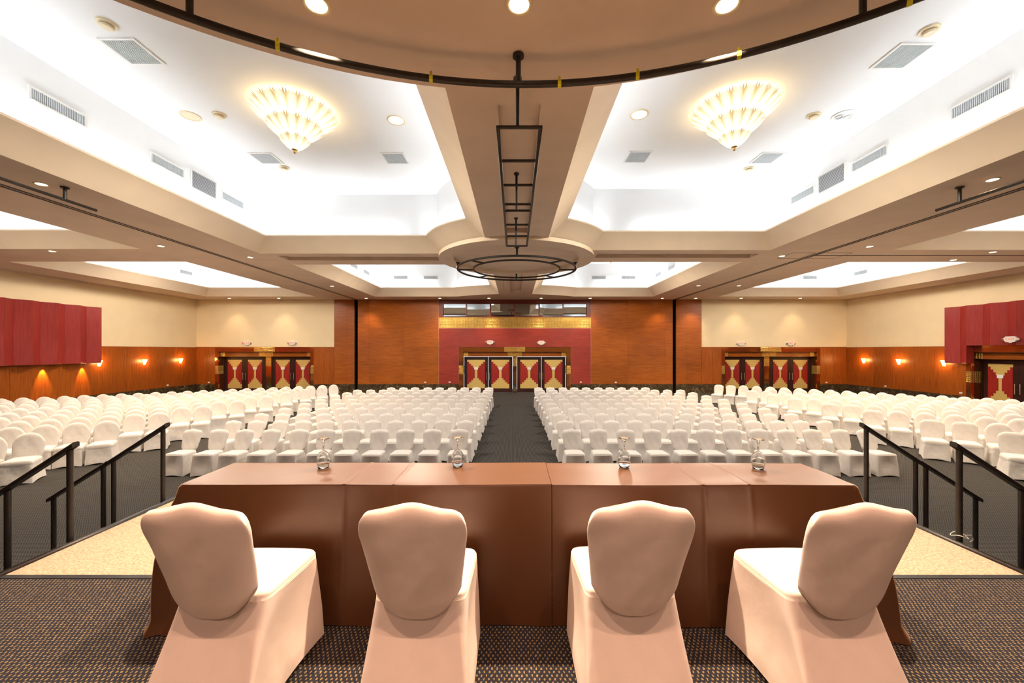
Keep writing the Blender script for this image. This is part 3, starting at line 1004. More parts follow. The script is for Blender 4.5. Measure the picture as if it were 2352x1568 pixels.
# small accent lamps under the left red panel
for y, w in ((16.72, 'nearer'), (18.25, 'farther')):
    t = thing('accent_lamp', '%s small accent lamp under the left red corrugated panel' % w, 'wall lamp', (XL + 0.17, y, 2.075), group='accent lamps under the red panel')
    MB().lathe([(0.001, 0.0), (0.045, 0.0), (0.05, -0.02), (0.03, -0.022)], 16).obj('trim_ring', M['brass'], t)
    MB().lathe([(0.032, -0.016), (0.001, -0.016)], 16).obj('lamp_face', M['lamp_warm'], t)
    light('accent_bulb', 'SPOT', 160, (1.0, 0.55, 0.2), (0, 0, -0.03), t, (0, math.radians(14), 0), spot_size=0.8, spot_blend=0.6, shadow_soft_size=0.03)

# ------------------------------------------------------------------ exit signs, outlets
def text_mesh(body, size, mat, ext=0.004):
    c = bpy.data.curves.new('lettering', 'FONT')
    c.body = body
    c.size = size
    c.extrude = ext
    c.align_x = 'CENTER'
    c.align_y = 'CENTER'
    o = bpy.data.objects.new('lettering', c)
    COL.objects.link(o)
    dg = bpy.context.evaluated_depsgraph_get()
    me = bpy.data.meshes.new_from_object(o.evaluated_get(dg))
    bpy.data.objects.remove(o)
    me.materials.clear()
    me.materials.append(mat)
    return me
EXIT = text_mesh('EXIT', 0.15, M['red_letter'])
def exit_sign(loc, rz, label):
    t = thing('exit_sign', label, 'exit sign', loc, rz, group='emergency exit signs')
    w, h, c = 0.19, 0.115, 0.05
    MB().prism([(-w, -h + c), (-w + c, -h), (w - c, -h), (w, -h + c), (w, h - c), (w - c, h), (-w + c, h), (-w, h - c)], 'y', -0.075, 0.0).obj('housing', M['white_plastic'], t)
    e = put('lettering', EXIT, t, (0, -0.077, 0))
    e.rotation_euler = (PI / 2, 0, 0)
    for s in (-1, 1):
        hd = MB().lathe([(0.001, 0.045), (0.03, 0.04), (0.05, 0.015), (0.055, -0.02), (0.05, -0.028)], 14).obj('lamp_head', M['white_plastic'], t, smooth=True)
        hd.location = (s * 0.235, -0.05, 0.0)
        hd.rotation_euler = (-PI / 2 * 0.9, 0, s * 0.3)
        ln = MB().cap(0.049, -0.026, 14).obj('lens', M['chrome'], hd)
    MB().box(-0.05, 0.05, -0.06, -0.02, -0.155, -0.11).obj('test_box', M['white_plastic'], t)
exit_sign((-1.53, YB - 0.031, 3.19), 0, 'white exit sign above the left centre doors on the red wall')
exit_sign((1.66, YB - 0.031, 3.16), 0, 'white exit sign above the right centre doors on the red wall')
exit_sign((-16.66, YB - 0.001, 3.13), 0, 'exit sign low on the cream wall at the far left corner')
exit_sign((-13.85, YB - 0.001, 3.14), 0, 'exit sign low on the left cream wall, nearer the centre')
exit_sign((14.10, YB - 0.001, 3.11), 0, 'exit sign low on the right cream wall, nearer the centre')
exit_sign((17.19, YB - 0.001, 3.10), 0, 'exit sign low on the cream wall at the far right corner')
exit_sign((XR - 0.40, 16.27, 3.13), -PI / 2, 'exit sign on the red corrugated panel over the right wall doors')

om = MB().bev(-0.062, 0.062, -0.014, 0.0, -0.04, 0.04, 0.004)
om.box(-0.045, -0.008, -0.016, -0.010, -0.022, 0.022).box(0.008, 0.045, -0.016, -0.010, -0.022, 0.022)
OUTLET = om.mesh('wall_outlet', M['white_plastic'])
for (x, z, w) in ((-19.05, 0.68, 'left corner of the back wall'), (-5.57, 0.69, 'wood panel left of the red wall'), (-4.05, 0.70, 'red wall left of the centre doors'),
                  (4.12, 0.70, 'red wall right of the centre doors'), (6.30, 0.69, 'wood panel right of the red wall'), (19.42, 0.68, 'right corner of the back wall')):
    o = put('wall_outlet', OUTLET, None, (x, YB - 0.036, z))
    tag(o, 'small white socket plate low on the ' + w, 'outlet', 'white socket plates')
for (x, s, y, z, w) in ((XL + 0.031, 1, 22.75, 0.69, 'left wainscot before the corner'), (XR - 0.031, -1, 22.2, 0.68, 'right wainscot before the corner'), (XR - 0.031, -1, 18.45, 0.70, 'right wainscot beside the side doors')):
    o = put('wall_outlet', OUTLET, None, (x, y, z), PI / 2 if s > 0 else -PI / 2)
    tag(o, 'small white socket plate low on the ' + w, 'outlet', 'white socket plates')

# ------------------------------------------------------------------ air grilles, detectors, speakers
def grille(loc, rz, pitch, L, Hh, n, label, cat_name='air_grille', horizontal=False, group='air grilles', face=None):
    """frame and slats facing local -y; pitch tips it (ceiling ones face down)"""
    t = thing(cat_name, label, 'air vent', loc, rz, group=group)
    t.rotation_euler = (pitch, 0, rz)
    fr = MB()
    b = 0.035
    fr.box(-L / 2, L / 2, -0.02, 0, Hh / 2 - b, Hh / 2).box(-L / 2, L / 2, -0.02, 0, -Hh / 2, -Hh / 2 + b)
    fr.box(-L / 2, -L / 2 + b, -0.02, 0, -Hh / 2 + b, Hh / 2 - b).box(L / 2 - b, L / 2, -0.02, 0, -Hh / 2 + b, Hh / 2 - b)
    fr.obj('frame', M['white_plastic'], t)
    MB().box(-L / 2 + b, L / 2 - b, -0.004, -0.001, -Hh / 2 + b, Hh / 2 - b).obj('shadow_box', M['grille_dark'], t)
    if horizontal:
        dz = (Hh - 2 * b) / n
        sm = MB().prism([(-0.016, -dz * 0.28), (-0.018, dz * 0.10), (-0.006, dz * 0.30), (-0.004, 0.0)], 'x', -L / 2 + b, L / 2 - b).mesh('slat', M['grille'])
        for k in range(n):
            put('slat', sm, t, (0, 0, -Hh / 2 + b + (k + 0.5) * dz))
    else:
        dx = (L - 2 * b) / n
        sm = MB().box(-dx * 0.27, dx * 0.27, -0.016, -0.004, -Hh / 2 + b, Hh / 2 - b).mesh('slat', M['grille'])
        for k in range(n):
            put('slat', sm, t, (-L / 2 + b + (k + 0.5) * dx, 0, 0))
    return t
XA, XB_ = -8.35 + 0.12, 8.09 - 0.12
for y, w in ((7.19, 'nearest'), (9.45, 'second'), (11.63, 'farthest')):
    grille((XA, y, 7.04), PI / 2, 0, 0.92, 0.25, 30, '%s long slatted air grille on the left side of the near left coffer' % w)
grille((XA, 10.55, 7.05), PI / 2, 0, 0.87, 0.50, 12, 'square return grille on the left side of the near left coffer', horizontal=True)
for y, w in ((6.82, 'nearest'), (8.95, 'second'), (11.03, 'farthest')):
    grille((XB_, y, 6.96), -PI / 2, 0, 0.92, 0.25, 30, '%s long slatted air grille on the right side of the near right coffer' % w)
grille((XB_, 10.02, 6.98), -PI / 2, 0, 0.87, 0.50, 12, 'square return grille on the right side of the near right coffer', horizontal=True)
for x, w in ((-6.66, 'outer grille at the end of the far left coffer'), (-4.90, 'inner grille at the end of the far left coffer'), (4.92, 'inner grille at the end of the far right coffer'), (6.65, 'outer grille at the end of the far right coffer'), (17.25, 'grille at the end of the far coffer over the right block')):
    grille((x, 23.28, 6.93), 0, 0, 0.85, 0.24, 20, 'small long air ' + w)
for y, x, rz, w in ((20.05, -8.10, PI / 2, 'nearer grille on the left side of the far left coffer'), (21.75, -8.10, PI / 2, 'farther grille on the left side of the far left coffer'), (22.3, 8.05, -PI / 2, 'farther grille on the right side of the far right coffer'), (20.4, 8.05, -PI / 2, 'nearer grille on the right side of the far right coffer'),
                    (21.8, -17.98, PI / 2, 'grille on the wall side of the far coffer over the left block'), (21.85, 18.98, -PI / 2, 'grille on the wall side of the far coffer over the right block')):
    grille((x, y, 6.93), rz, 0, 0.88, 0.24, 20, 'small long air ' + w)
for x, y, w in ((-6.46, 6.74, 'nearest the stage in the near left coffer'), (-6.53, 10.47, 'behind the left chandelier, outer one'), (-3.14, 10.47, 'behind the left chandelier, inner one'),
                (6.65, 6.84, 'nearest the stage in the near right coffer'), (6.62, 10.45, 'behind the right chandelier, outer one'), (3.21, 10.40, 'behind the right chandelier, inner one')):
    grille((x, y, ZV), 0, PI / 2, 0.60, 0.60, 16, 'square slatted ceiling vent ' + w, cat_name='ceiling_vent', group='square ceiling vents')

def detector(x, y, label):
    t = thing('smoke_detector', label, 'smoke detector', (x, y, ZV), group='smoke detectors')
    MB().lathe([(0.001, 0), (0.13, 0), (0.13, -0.025), (0.10, -0.03), (0.001, -0.03)], 20).obj('base', M['cream_plastic'], t, smooth=True, angle=40)
    MB().lathe([(0.085, -0.03), (0.09, -0.05), (0.075, -0.062), (0.07, -0.07), (0.001, -0.075)], 20).obj('sensor_head', M['cream_plastic'], t, smooth=True, angle=40)
    MB().lathe([(0.086, -0.036), (0.091, -0.044)], 20).obj('sensor_slot', M['grille_dark'], t)
for x, y, w in ((-6.31, 6.16, 'nearest the stage in the near left coffer'), (-6.34, 8.54, 'left of the left chandelier'), (-6.36, 11.0, 'at the far end of the near left coffer'),
                (6.54, 6.28, 'nearest the stage in the near right coffer'), (6.43, 8.56, 'right of the right chandelier'), (6.5, 11.05, 'at the far end of the near right coffer')):
    detector(x, y, 'round cream smoke detector ' + w)

def ceiling_speaker(x, y, label, glow):
    t = thing('recessed_lamp', label, 'ceiling light', (x, y, ZV), group='round lamps in the coffers')
    MB().lathe([(0.155, 0.0), (0.16, -0.012), (0.19, -0.014), (0.20, 0.0)], 28).obj('trim_ring', M['cream_plastic'], t, smooth=True)
    MB().lathe([(0.157, -0.006), (0.08, -0.002), (0.001, -0.004)], 28).obj('lamp_face', M['lamp_soft'] if glow else M['cream_plastic'], t)
ceiling_speaker(-6.99, 8.59, 'round cream ceiling lamp beside the left coffer detector', False)
ceiling_speaker(-2.60, 8.75, 'round lit lamp right of the left chandelier', True)
ceiling_speaker(2.67, 8.54, 'round lit lamp left of the right chandelier', True)
tw = thing('twin_spot', 'white oval twin spot fitting right of the right chandelier', 'ceiling light', (7.08, 8.57, ZV))
MB().lathe([(0.001, -0.001), (0.22, -0.001), (0.22, -0.02), (0.19, -0.028), (0.001, -0.028)], 28).obj('plate', M['white_plastic'], tw, smooth=True, angle=40)
for s in (-1, 1):
    e = MB().lathe([(0.085, -0.026), (0.08, -0.05), (0.06, -0.052), (0.05, -0.032), (0.001, -0.032)], 20).obj('eyeball', M['grille'] if s < 0 else M['white_plastic'], tw, smooth=True, angle=40)
    e.location = (s * 0.095, 0, 0)

# ------------------------------------------------------------------ hanging pipe work
ZRP = CAM_Z + 2.86
rp = thing('stage_pipe_ring', 'large curved dark pipe hung along the edge of the stage soffit', 'pipe', (0.10, -1.03, ZRP))
RR = 5.31
pts = [(RR * math.sin(a), RR * math.cos(a), 0) for a in [math.radians(-80 + 160 * i / 90) for i in range(91)]]
MB().tube(pts, 0.036, 10).obj('pipe', M['pipe'], rp, smooth=True)
def hanger(parent, x, y, z0, z1, r=0.028):
    m = MB().tube([(x, y, z0), (x, y, z1)], r, 8)
    m.lathe([(r * 2.2, z1 - 0.006), (r * 2.2, z1 - 0.03), (r, z1 - 0.03)], 12, (x, y, 0))
    m.obj('hanger', M['pipe'], parent, smooth=True, angle=40)
for deg in (-62, -33, 0, 33, 62):
    a = math.radians(deg)
    hanger(rp, (RR) * math.sin(a) - (0.06 if deg == 0 else 0), RR * math.cos(a), 0, ZC - ZRP)
for x, y in ((-2.21, 3.71), (-0.88, 4.19), (0.48, 4.27), (1.28, 4.15), (2.16, 3.83), (3.23, 3.26)):
    a = math.atan2(x - 0.10, y + 1.03)
    q = [(RR * math.sin(a + d), RR * math.cos(a + d), 0) for d in (-0.0035, 0, 0.0035)]
    tm = MB().tube(q, 0.040, 10)
    p = q[1]
    tm.box(p[0] - 0.012, p[0] + 0.012, p[1] - 0.004, p[1] + 0.004, 0.03, 0.075)
    tm.obj('yellow_tape', M['yellow_tape'], rp)

ZLD = CAM_Z + 2.60
ld = thing('lighting_ladder', 'black ladder-shaped pipe frame hung under the central ceiling beam', 'pipe frame', (0.055, 0, ZLD))
for s in (-1, 1):
    MB().tube([(s * 0.248, 4.64, 0), (s * 0.248, 7.2, 0), (s * 0.248, 9.9, 0)], 0.024, 8).obj('side_rail', M['pipe'], ld, smooth=True)
RUNG = MB().tube([(-0.268, 0, 0), (0.268, 0, 0)], 0.022, 8).mesh('rung', M['pipe'], smooth=True, angle=50)
for y in (4.64, 5.46, 6.26, 7.08, 7.40, 8.23, 9.05, 9.90):
    put('rung', RUNG, ld, (0, y, 0))
for y in (4.64, 7.41, 9.90):
    hanger(ld, -0.02, y, 0, ZC + (0.12 if y != 4.64 else 0) - ZLD, 0.022)

ZRG = CAM_Z + 2.82
rg = thing('lighting_ring', 'black double pipe ring hung under the round ceiling rosette', 'pipe frame', (0.07, 13.9, ZRG))
for R_, r_ in ((2.05, 0.034), (1.50, 0.030)):
    MB().tube([(R_ * math.cos(2 * PI * i / 72), R_ * math.sin(2 * PI * i / 72), 0) for i in range(72)], r_, 8, closed=True).obj('ring', M['pipe'], rg, smooth=True)
for deg in (0, 45, 135, 180, 225, 315):
    a = math.radians(deg)
    MB().tube([(1.5 * math.cos(a), 1.5 * math.sin(a), 0), (2.05 * math.cos(a), 2.05 * math.sin(a), 0)], 0.028, 8).obj('spoke', M['pipe'], rg, smooth=True, angle=50)
for deg in (0, 90, 180, 270):
    a = math.radians(deg)
    hanger(rg, 2.05 * math.cos(a), 2.05 * math.sin(a), 0, ZC - 0.10 - ZRG if deg != 90 else ZC - ZRG, 0.032)
for x, y1, z, nm in ((-8.75, 8.33, CAM_Z + 2.93, 'left'), (8.66, 8.18, CAM_Z + 2.88, 'right')):
    t = thing('hung_pipe', 'straight dark pipe hung under the %s track beam' % nm, 'pipe', (x, 0, z), group='straight hung pipes')
    MB().tube([(0, 2.0, 0), (0, 5.0, 0), (0, y1, 0)], 0.03, 8).obj('pipe', M['pipe'], t, smooth=True)
    for y in (7.75, 4.2):
        hanger(t, 0, y, 0, ZC - z, 0.03)

# ------------------------------------------------------------------ stage handrails
def rail_section(x_top, x_low, z_top, z_low, y, s, label, zt_base, zl_base):
    t = thing('handrail', label, 'handrail', (s * x_top, y, 0), group='black stair handrails')
    L = x_low - x_top
    dx, dz = s * L, z_low - z_top
    prof = [(-0.028, -0.018), (0.028, -0.018), (0.028, 0.012), (0.018, 0.020), (-0.018, 0.020), (-0.028, 0.012)]
    la = [(-s * 0.02, a, z_top + b - dz / L * 0.02) for a, b in prof]
    lb = [(dx, a, z_low + b) for a, b in prof]
    MB().loops([la, lb], True, True).obj('top_rail', M['black_metal'], t)
    for u, zb in ((0.025, zt_base), (L - 0.045, zl_base)):
        zt = z_top + dz * u / L - 0.016
        p = MB().tube([(s * u, 0, zb), (s * u, 0, zt)], 0.020, 10)
        p.obj('post', M['black_metal'], t, smooth=True, angle=50)
        MB().lathe([(0.05, 0.0), (0.05, 0.01), (0.022, 0.012)], 12, (s * u, 0, zb)).obj('foot_plate', M['black_metal'], t)
def tread(k):
    return STG - 0.1957 * k
for s, nm in ((-1, 'left'), (1, 'right')):
    for y, nf in ((3.10, 'near'), (3.92, 'far')):
        rail_section(3.435, 3.99, STG + 0.745, STG + 0.385, y, s, 'upper handrail section on the %s side of the %s steps' % (nf, nm), tread(1), tread(2))
        rail_section(4.02, 4.58, STG + 0.372, STG + 0.02, y, s, 'lower handrail section on the %s side of the %s steps' % (nf, nm), tread(3), tread(4))
wl = MB().tube([(0.045 * math.cos(2 * PI * i / 20), 0.05 * math.sin(2 * PI * i / 20), 0.012 * math.sin(4 * PI * i / 20)) for i in range(20)], 0.0025, 6, closed=True)
wl.tube([(0.045, 0, 0), (0.075, -0.02, 0.01), (0.10, -0.01, -0.03), (0.085, 0.0, -0.05)], 0.0025, 6)
tag(wl.obj('wire_loop', M['white_plastic'], None, smooth=True, loc=(3.46, 3.10, STG + 0.05)), 'white wire loop tied round the foot of the near right handrail', 'wire')

# ------------------------------------------------------------------ draped table
TT = 0.752
YN, YFAR = 2.175, 2.60
def gauss(x, c, w):
    return math.exp(-((x - c) / w) ** 2)
def draped_table(name, xa, xb, open_left, open_right, label, creases, lift, flare, seed):
    cx = (xa + xb) / 2
    t = thing(name, label, 'table', (cx, (YN + YFAR) / 2, STG), group='speakers tables')
    ym = (YN + YFAR) / 2
    hw, hd = (xb - xa) / 2, (YFAR - YN) / 2
    # outline of the cloth, counter-clockwise from the open side, as (x, y, normal, corner weight)
    path = []
    n_long, n_end, n_c = 150, 26, 10
    rc = 0.03
    def corner(x, y, a0):
        for i in range(n_c + 1):
            a = a0 + (PI / 2) * i / n_c
            path.append((x + rc * math.cos(a), y + rc * math.sin(a), math.cos(a), math.sin(a), math.sin(PI * i / n_c)))
    def side(p, q, nx, ny, n, w0, w1):
        for i in range(1, n):
            u = i / n
            path.append((p[0] + (q[0] - p[0]) * u, p[1] + (q[1] - p[1]) * u, nx, ny, 0.0))
    if open_right:      # far edge from right end to left, left end, near edge back to the right
        path.append((hw, hd, 0, 1, 0)); side((hw, hd), (-hw + rc, hd), 0, 1, n_long, 0, 0)
        corner(-hw + rc, hd - rc, PI / 2)
        side((-hw, hd - rc), (-hw, -hd + rc), -1, 0, n_end, 0, 0)
        corner(-hw + rc, -hd + rc, PI)
        side((-hw + rc, -hd), (hw, -hd), 0, -1, n_long, 0, 0); path.append((hw, -hd, 0, -1, 0))
    else:
        path.append((-hw, -hd, 0, -1, 0)); side((-hw, -hd), (hw - rc, -hd), 0, -1, n_long, 0, 0)
        corner(hw - rc, -hd + rc, -PI / 2)
        side((hw, -hd + rc), (hw, hd - rc), 1, 0, n_end, 0, 0)
        corner(hw - rc, hd - rc, 0)
        side((hw - rc, hd), (-hw, hd), 0, 1, n_long, 0, 0); path.append((-hw, hd, 0, 1, 0))
    m = MB()
    nv = 22
    npth = len(path)
    # distance to the nearest corner along the end and long sides gives the flare of the hanging corner
    ex = -hw if open_right else hw
    for j in range(nv + 1):
        v_ = j / nv
        for (x, y, nx, ny, cw) in path:
            dc = min(math.hypot(x - ex, y - hd), math.hypot(x - ex, y + hd))
            fl = flare * math.exp(-(dc / 0.16) ** 2)
            end = 1.0 if abs(nx) > 0.5 else 0.0
            wob = noise.noise(Vector((x * 2.3 + seed, y * 2.3, v_ * 0.8))) * 0.022 * v_ + noise.noise(Vector((x * 6 + seed, y * 6, v_ * 2.0))) * 0.006 * v_
            cr = sum(0.004 * gauss(x, c - cx, 0.012) for c in creases) if abs(ny) > 0.5 else 0
            out = 0.004 + 0.018 * min(1, v_ * 6) + (0.05 * end + 0.012) * v_ + fl * (v_ ** 1.3) + wob + cr + (0.05 * end * math.sin(PI * v_))
            z = TT + lift - 0.001 - (TT + lift - 0.006) * (v_ ** 1.0) if j else TT + lift
            if j == 1:
                z = TT + lift - 0.012
            puddle = 0.03 * max(0, v_ - 0.93) / 0.07 * math.exp(-(dc / 0.22) ** 2)
            dip = 0.004 * noise.noise(Vector((x * 1.6 + seed * 2, y, 3.1))) if j < 2 else 0
            m.v.append((x + nx * (out + puddle), y + ny * (out + puddle), z + dip))
    for j in range(nv):
        for k in range(npth - 1):
            a = j * npth + k
            m.f.append((a, a + npth, a + npth + 1, a + 1))
    m.obj('tablecloth_drop', M['satin'], t, smooth=True)
    tp = MB()
    def fn(u, w):
        x, y = -hw + 2 * hw * u, -hd + 2 * hd * w
        edge = min(1.0, min(w, 1 - w) * 12)
        z = TT + lift + 0.0025 * edge * noise.noise(Vector((x * 3 + seed, y * 5, 0.5))) + 0.0035 * sum(gauss(x, c - cx, 0.007) for c in creases)
        z += (1 - edge) * 0.004 * noise.noise(Vector((x * 1.6 + seed * 2, y, 3.1)))
        return (x, y, z)
    tp.grid(fn, 200, 14)
    tp.obj('tablecloth_top', M['satin'], t, smooth=True)
    MB().bev(-hw + 0.02, hw - 0.02, -hd + 0.02, hd - 0.02, TT - 0.035, TT - 0.008, 0.004).obj('tabletop', M['door_dark'], t)
    for sx in (-1, 1):
        for sy in (-1, 1):
            MB().tube([(sx * (hw - 0.1), sy * (hd - 0.06), 0), (sx * (hw - 0.1), sy * (hd - 0.06), TT - 0.035)], 0.015, 8).obj('leg', M['black_metal'], t, smooth=True, angle=50)
draped_table('draped_table', -1.825, 0.20, False, True, 'left half of the long table under creased brown satin cloth', (-0.93, -0.66), 0.003, 0.05, 2.0)
draped_table('draped_table', 0.203, 1.865, True, False, 'right half of the long table under brown satin cloth', (1.03, 1.28), 0.0, 0.12, 9.0)

# ------------------------------------------------------------------ upturned goblets
def goblet_parts():
    bowl = MB().lathe([(0.030, 0.0), (0.0385, 0.028), (0.040, 0.05), (0.036, 0.074), (0.022, 0.098), (0.006, 0.108), (0.001, 0.110), (0.001, 0.107), (0.006, 0.105), (0.0205, 0.096), (0.0345, 0.073), (0.0385, 0.05), (0.037, 0.028), (0.0287, 0.0)], 32, close=True)
    stem = MB().lathe([(0.001, 0.109), (0.0075, 0.112), (0.0042, 0.125), (0.004, 0.150), (0.008, 0.168), (0.001, 0.171)], 16)
    foot = MB().lathe([(0.001, 0.168), (0.010, 0.170), (0.032, 0.1775), (0.0345, 0.1785), (0.0345, 0.180), (0.001, 0.179)], 32)
    return [('bowl', bowl.mesh('bowl', M['glass'], smooth=True)), ('stem', stem.mesh('stem', M['glass'], smooth=True)), ('foot', foot.mesh('foot', M['glass'], smooth=True))]
GP = goblet_parts()
for x, y, w in ((-1.195, 2.49, 'before the left end chair'), (-0.36, 2.52, 'before the chair left of centre'), (0.69, 2.51, 'before the chair right of centre'), (1.51, 2.47, 'before the right end chair')):
    t = thing('wine_glass', 'upturned clear wine goblet on the brown table ' + w, 'wine glass', (x, y, STG + TT + 0.004), group='upturned goblets')
    for n_, me in GP:
        put(n_, me, t)

# ------------------------------------------------------------------ covered chairs
def sgp(c, p):
    return math.copysign(abs(c) ** p, c)

def back_loops(style, na, nt, puff=1.0, seed=0.0):
    loops = []
    for j in range(nt + 1):
        t = j / nt
        if style == 'crown':
            w = 0.178 + 0.032 * min(1, t / 0.8) if t < 0.8 else 0.210 - 0.005 * ((t - 0.8) / 0.2) ** 2
            yc = 0.172 - 0.110 * t ** 1.1
        elif style == 'flat':
            w = 0.195 + 0.030 * math.sin(PI * min(1, t * 0.62))
            yc = 0.165 - 0.085 * t
        else:
            w = 0.205 + 0.030 * math.sin(PI * min(1, t * 0.62))
            yc = 0.165 - 0.085 * t
        th = (0.036 if style == 'crown' else 0.030) * puff
        if t > 0.88:
            q = (t - 0.88) / 0.12
            th *= math.sqrt(max(0.0, 1 - q * q)) * 0.97 + 0.03
            w -= 0.010 * (1 - math.sqrt(max(0.0, 1 - q * q)))
        if t < 0.12:
            q = 1 - t / 0.12
            th *= 0.55 + 0.45 * math.sqrt(max(0.0, 1 - q * q))
        lp = []
        for k in range(na):
            a = 2 * PI * k / na
            ca, sa = math.cos(a), math.sin(a)
            x = w * ca
            xn = x / w
            y = yc + th * math.copysign(math.sqrt(max(0.0, 1 - abs(ca) ** 5)), sa)
            if style == 'crown':
                zt = 0.876 + 0.029 * math.exp(-(x / 0.088) ** 2) - 0.045 * abs(xn) ** 16
                zb = 0.395 + 0.120 * abs(xn) ** 2.6
                y -= 0.010 * (1 - xn * xn) * math.sin(PI * t) * (1 if sa < 0 else -0.6)
            elif style == 'flat':
                zt = 0.915 - 0.075 * abs(xn) ** 4
                zb = 0.41
            else:
                zt = 0.70 + 0.25 * math.sqrt(max(0.0, 1 - (abs(xn) * 0.985) ** 2.15))
                zb = 0.41
            z = zb + (zt - zb) * t
            if seed:
                fold = noise.noise(Vector((x * 5 + seed, z * 9 - x * 12, seed)))
                y += (0.004 if na > 40 else 0.009) * fold * math.sin(PI * t)
            lp.append((x, y, z))
        loops.append(lp)
    return loops

def quad_loop(wr, yr, wf, yf, r, ns, nc):
    """trapezoid with rounded corners, counter-clockwise; returns (x, y, side index, u)"""
    C = [(-wr, yr), (wr, yr), (wf, yf), (-wf, yf)]
    out = []
    for i in range(4):
        p, q = Vector((*C[i], 0)), Vector((*C[(i + 1) % 4], 0))
        pr = Vector((*C[i - 1], 0))
        d = (q - p)
        e = d.normalized()
        dp = (p - pr).normalized()
        # corner at p
        for k in range(nc):
            u = k / nc
            a, b = p - dp * r, p + e * r
            pt = a * (1 - u) ** 2 + p * 2 * u * (1 - u) + b * u * u
            out.append((pt.x, pt.y, i, 0.0))
        for k in range(ns):
            u = k / ns
            pt = p + e * r + (d.length - 2 * r) * e * u
            out.append((pt.x, pt.y, i, u))
    return out

def chair_meshes(style, mat, fine, tagname):
    ns, nc = (12, 4) if fine else (6, 2)
    nl = 14 if fine else 7
    loose = style != 'crown'
    back = MB().loops(back_loops(style, 72 if fine else 36, 26 if fine else 14, seed=(3.3 if fine else 1.7)), True, True).mesh('backrest_cover', mat, smooth=True)
    if loose:
        top = dict(wr=0.212, yr=0.13, wf=0.225, yf=0.600)
        bot = dict(wr=0.230, yr=0.02, wf=0.238, yf=0.625)
        zs, zt = 0.405, 0.478
    else:
        top = dict(wr=0.192, yr=0.205, wf=0.215, yf=0.595)
        bot = dict(wr=0.222, yr=0.0, wf=0.226, yf=0.632)
        zs, zt = 0.435, 0.478
    sk = MB()
    loops = []
    for j in range(nl + 1):
        s = j / nl
        q = {k: top[k] + (bot[k] - top[k]) * s for k in top}
        q['yr'] = top['yr'] + (bot['yr'] - top['yr']) * s ** (0.85 if loose else 1.12)
        lp = []
        for (x, y, sd, u) in quad_loop(q['wr'], q['yr'], q['wf'], q['yf'], 0.045 - 0.033 * min(1, s * 1.6), ns, nc):
            bulge = math.sin(PI * u) * math.sin(PI * min(1, s * 1.15)) if u else 0
            if sd in (1, 3):
                x *= 1 - (0.075 if not loose else 0.03) * bulge
            elif sd == 0:
                y += 0.018 * bulge
            else:
                y -= 0.022 * bulge
            hem = 0.028 * math.sin(PI * u) if u else 0
            z = zs + (0.006 + hem * s - zs) * s
            nz = noise.noise(Vector((x * 9, y * 9, z * 5 + (5 if loose else 0))))
            a = (0.007 if loose else 0.0035) * math.sin(PI * s)
            x += a * nz * (1 if sd in (1, 3) else 0)
            y += a * nz * (1 if sd in (0, 2) else 0)
            lp.append((x, y, z))
        loops.append(lp)
    sk.loops(loops)
    skirt = sk.mesh('skirt', mat, smooth=True)
    st_ = MB()
    loops = []
    prof = [(1.0, zs - (0.035 if loose else 0.0)), (1.03 if loose else 1.0, zs), (1.02 if loose else 0.995, zs + (zt - zs) * 0.5), (0.965, zs + (zt - zs) * 0.82), (0.85, zt), (0.5, zt + 0.006), (0.02, zt + 0.008)]
    cy = (top['yr'] + top['yf']) / 2
    for k, z in prof:
        lp = []
        for (x, y, sd, u) in quad_loop(top['wr'], top['yr'], top['wf'], top['yf'], 0.045, ns, nc):
            lp.append((x * k, cy + (y - cy) * k, z - 0.012 * (abs(x) / 0.2) ** 3 * (0 if k < 0.6 else 0.5)))
        loops.append(lp)
    st_.loops(loops, cap1=True)
    seat = st_.mesh('seat_cover', mat, smooth=True)
    return [('skirt', skirt), ('seat_cover', seat), ('backrest_cover', back)]

KIND = {'crown': chair_meshes('crown', M['cover'], False, 'c'), 'round': chair_meshes('round', M['cover_loose'], False, 'r'),
        'flat': chair_meshes('flat', M['cover_loose'], False, 'f'), 'stage': chair_meshes('crown', M['cover_stage'], True, 's')}
NAME = {'crown': 'banquet_chair', 'stage': 'banquet_chair', 'round': 'round_back_chair', 'flat': 'round_back_chair'}
def chair(kind, x, y, z, rz, label, group):
    t = thing(NAME[kind], label, 'chair', (x, y, z), rz, group)
    for n_, me in KIND[kind]:
        put(n_, me, t)
    return t

for x, y, rz, w in ((-1.235, 1.465, -0.02, 'at the left end of the brown table'), (-0.393, 1.465, 0.02, 'left of the centre of the brown table'),
                    (0.495, 1.485, -0.01, 'right of the centre of the brown table'), (1.345, 1.465, 0.03, 'at the right end of the brown table')):
    chair('stage', x, y, STG, rz, 'white covered speaker chair seen from behind ' + w, 'speakers chairs on stage')

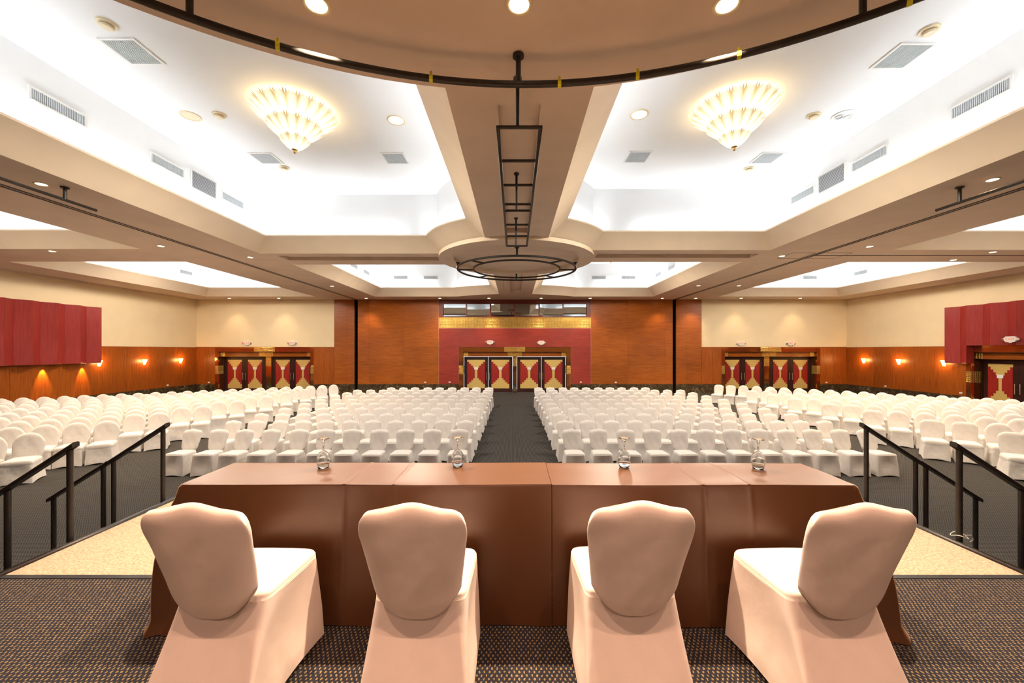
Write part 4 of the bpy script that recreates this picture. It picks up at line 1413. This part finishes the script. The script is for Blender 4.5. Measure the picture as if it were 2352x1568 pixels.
random.seed(11)
ROWD = [8.95 + 1.128 * k for k in range(10)]
for side in (-1, 1):
    nm = 'left' if side < 0 else 'right'
    for k, d in enumerate(ROWD):
        if side < 0:
            n = 11 if k < 9 else 9
            x_in, sp = -1.24, 0.598 if k == 0 else 0.585
        else:
            n = 12 if k < 9 else 10
            x_in, sp = 1.27 - 0.012 * k, (0.600 - 0.0035 * k)
        for i in range(n):
            x = x_in + side * sp * i + random.uniform(-0.018, 0.018)
            chair('crown', x, d + 0.06 + random.uniform(-0.025, 0.025), 0, PI + random.uniform(-0.05, 0.05),
                  'crown-backed white covered chair, %s centre block, %s row from stage, %s from aisle' % (nm, ORD[k], ORD[i]), 'crown-backed chairs in the centre blocks')

LH = [(-10.18, 8.38), (-10.04, 9.84), (-9.94, 11.17), (-9.79, 12.52), (-9.64, 13.86), (-9.52, 15.25), (-9.60, 16.74), (-9.44, 17.95), (-9.25, 19.06), (-9.15, 20.11)]
RH = [(10.72, 8.61), (10.61, 10.16), (10.58, 11.81), (10.53, 13.33), (10.40, 14.75), (10.47, 16.15), (10.45, 17.50), (11.75, 18.20), (10.50, 20.44)]
for side, heads in ((-1, LH), (1, RH)):
    nm = 'left' if side < 0 else 'right'
    for k, (hx, hy) in enumerate(heads):
        if side < 0:
            ang = math.radians(32)
        else:
            ang = math.radians(36 + 5.5 * k / (len(heads) - 1))
        sp = 0.52 if side < 0 else 0.56
        for i in range(24):
            x = hx + side * math.cos(ang) * sp * i
            y = hy - math.sin(ang) * sp * i
            if y < 4 or abs(x) > (18.6 if side < 0 else 19.2):
                break
            px = 1182 + 915 * x / y
            if px < -45 or px > 2400:
                break
            kind = 'flat' if (side > 0 and (i == 0 or (i == 1 and k in (1, 3, 8)))) else 'round'
            rz = PI - side * ang + random.uniform(-0.05, 0.05)
            chair(kind, x + random.uniform(-0.01, 0.01), y + random.uniform(-0.014, 0.014), 0, rz,
                  'round-topped white covered chair, %s side block, %s row from the stage, %s from aisle' % (nm, ORD[k], ORD[i]), 'round-topped chairs in the side blocks')
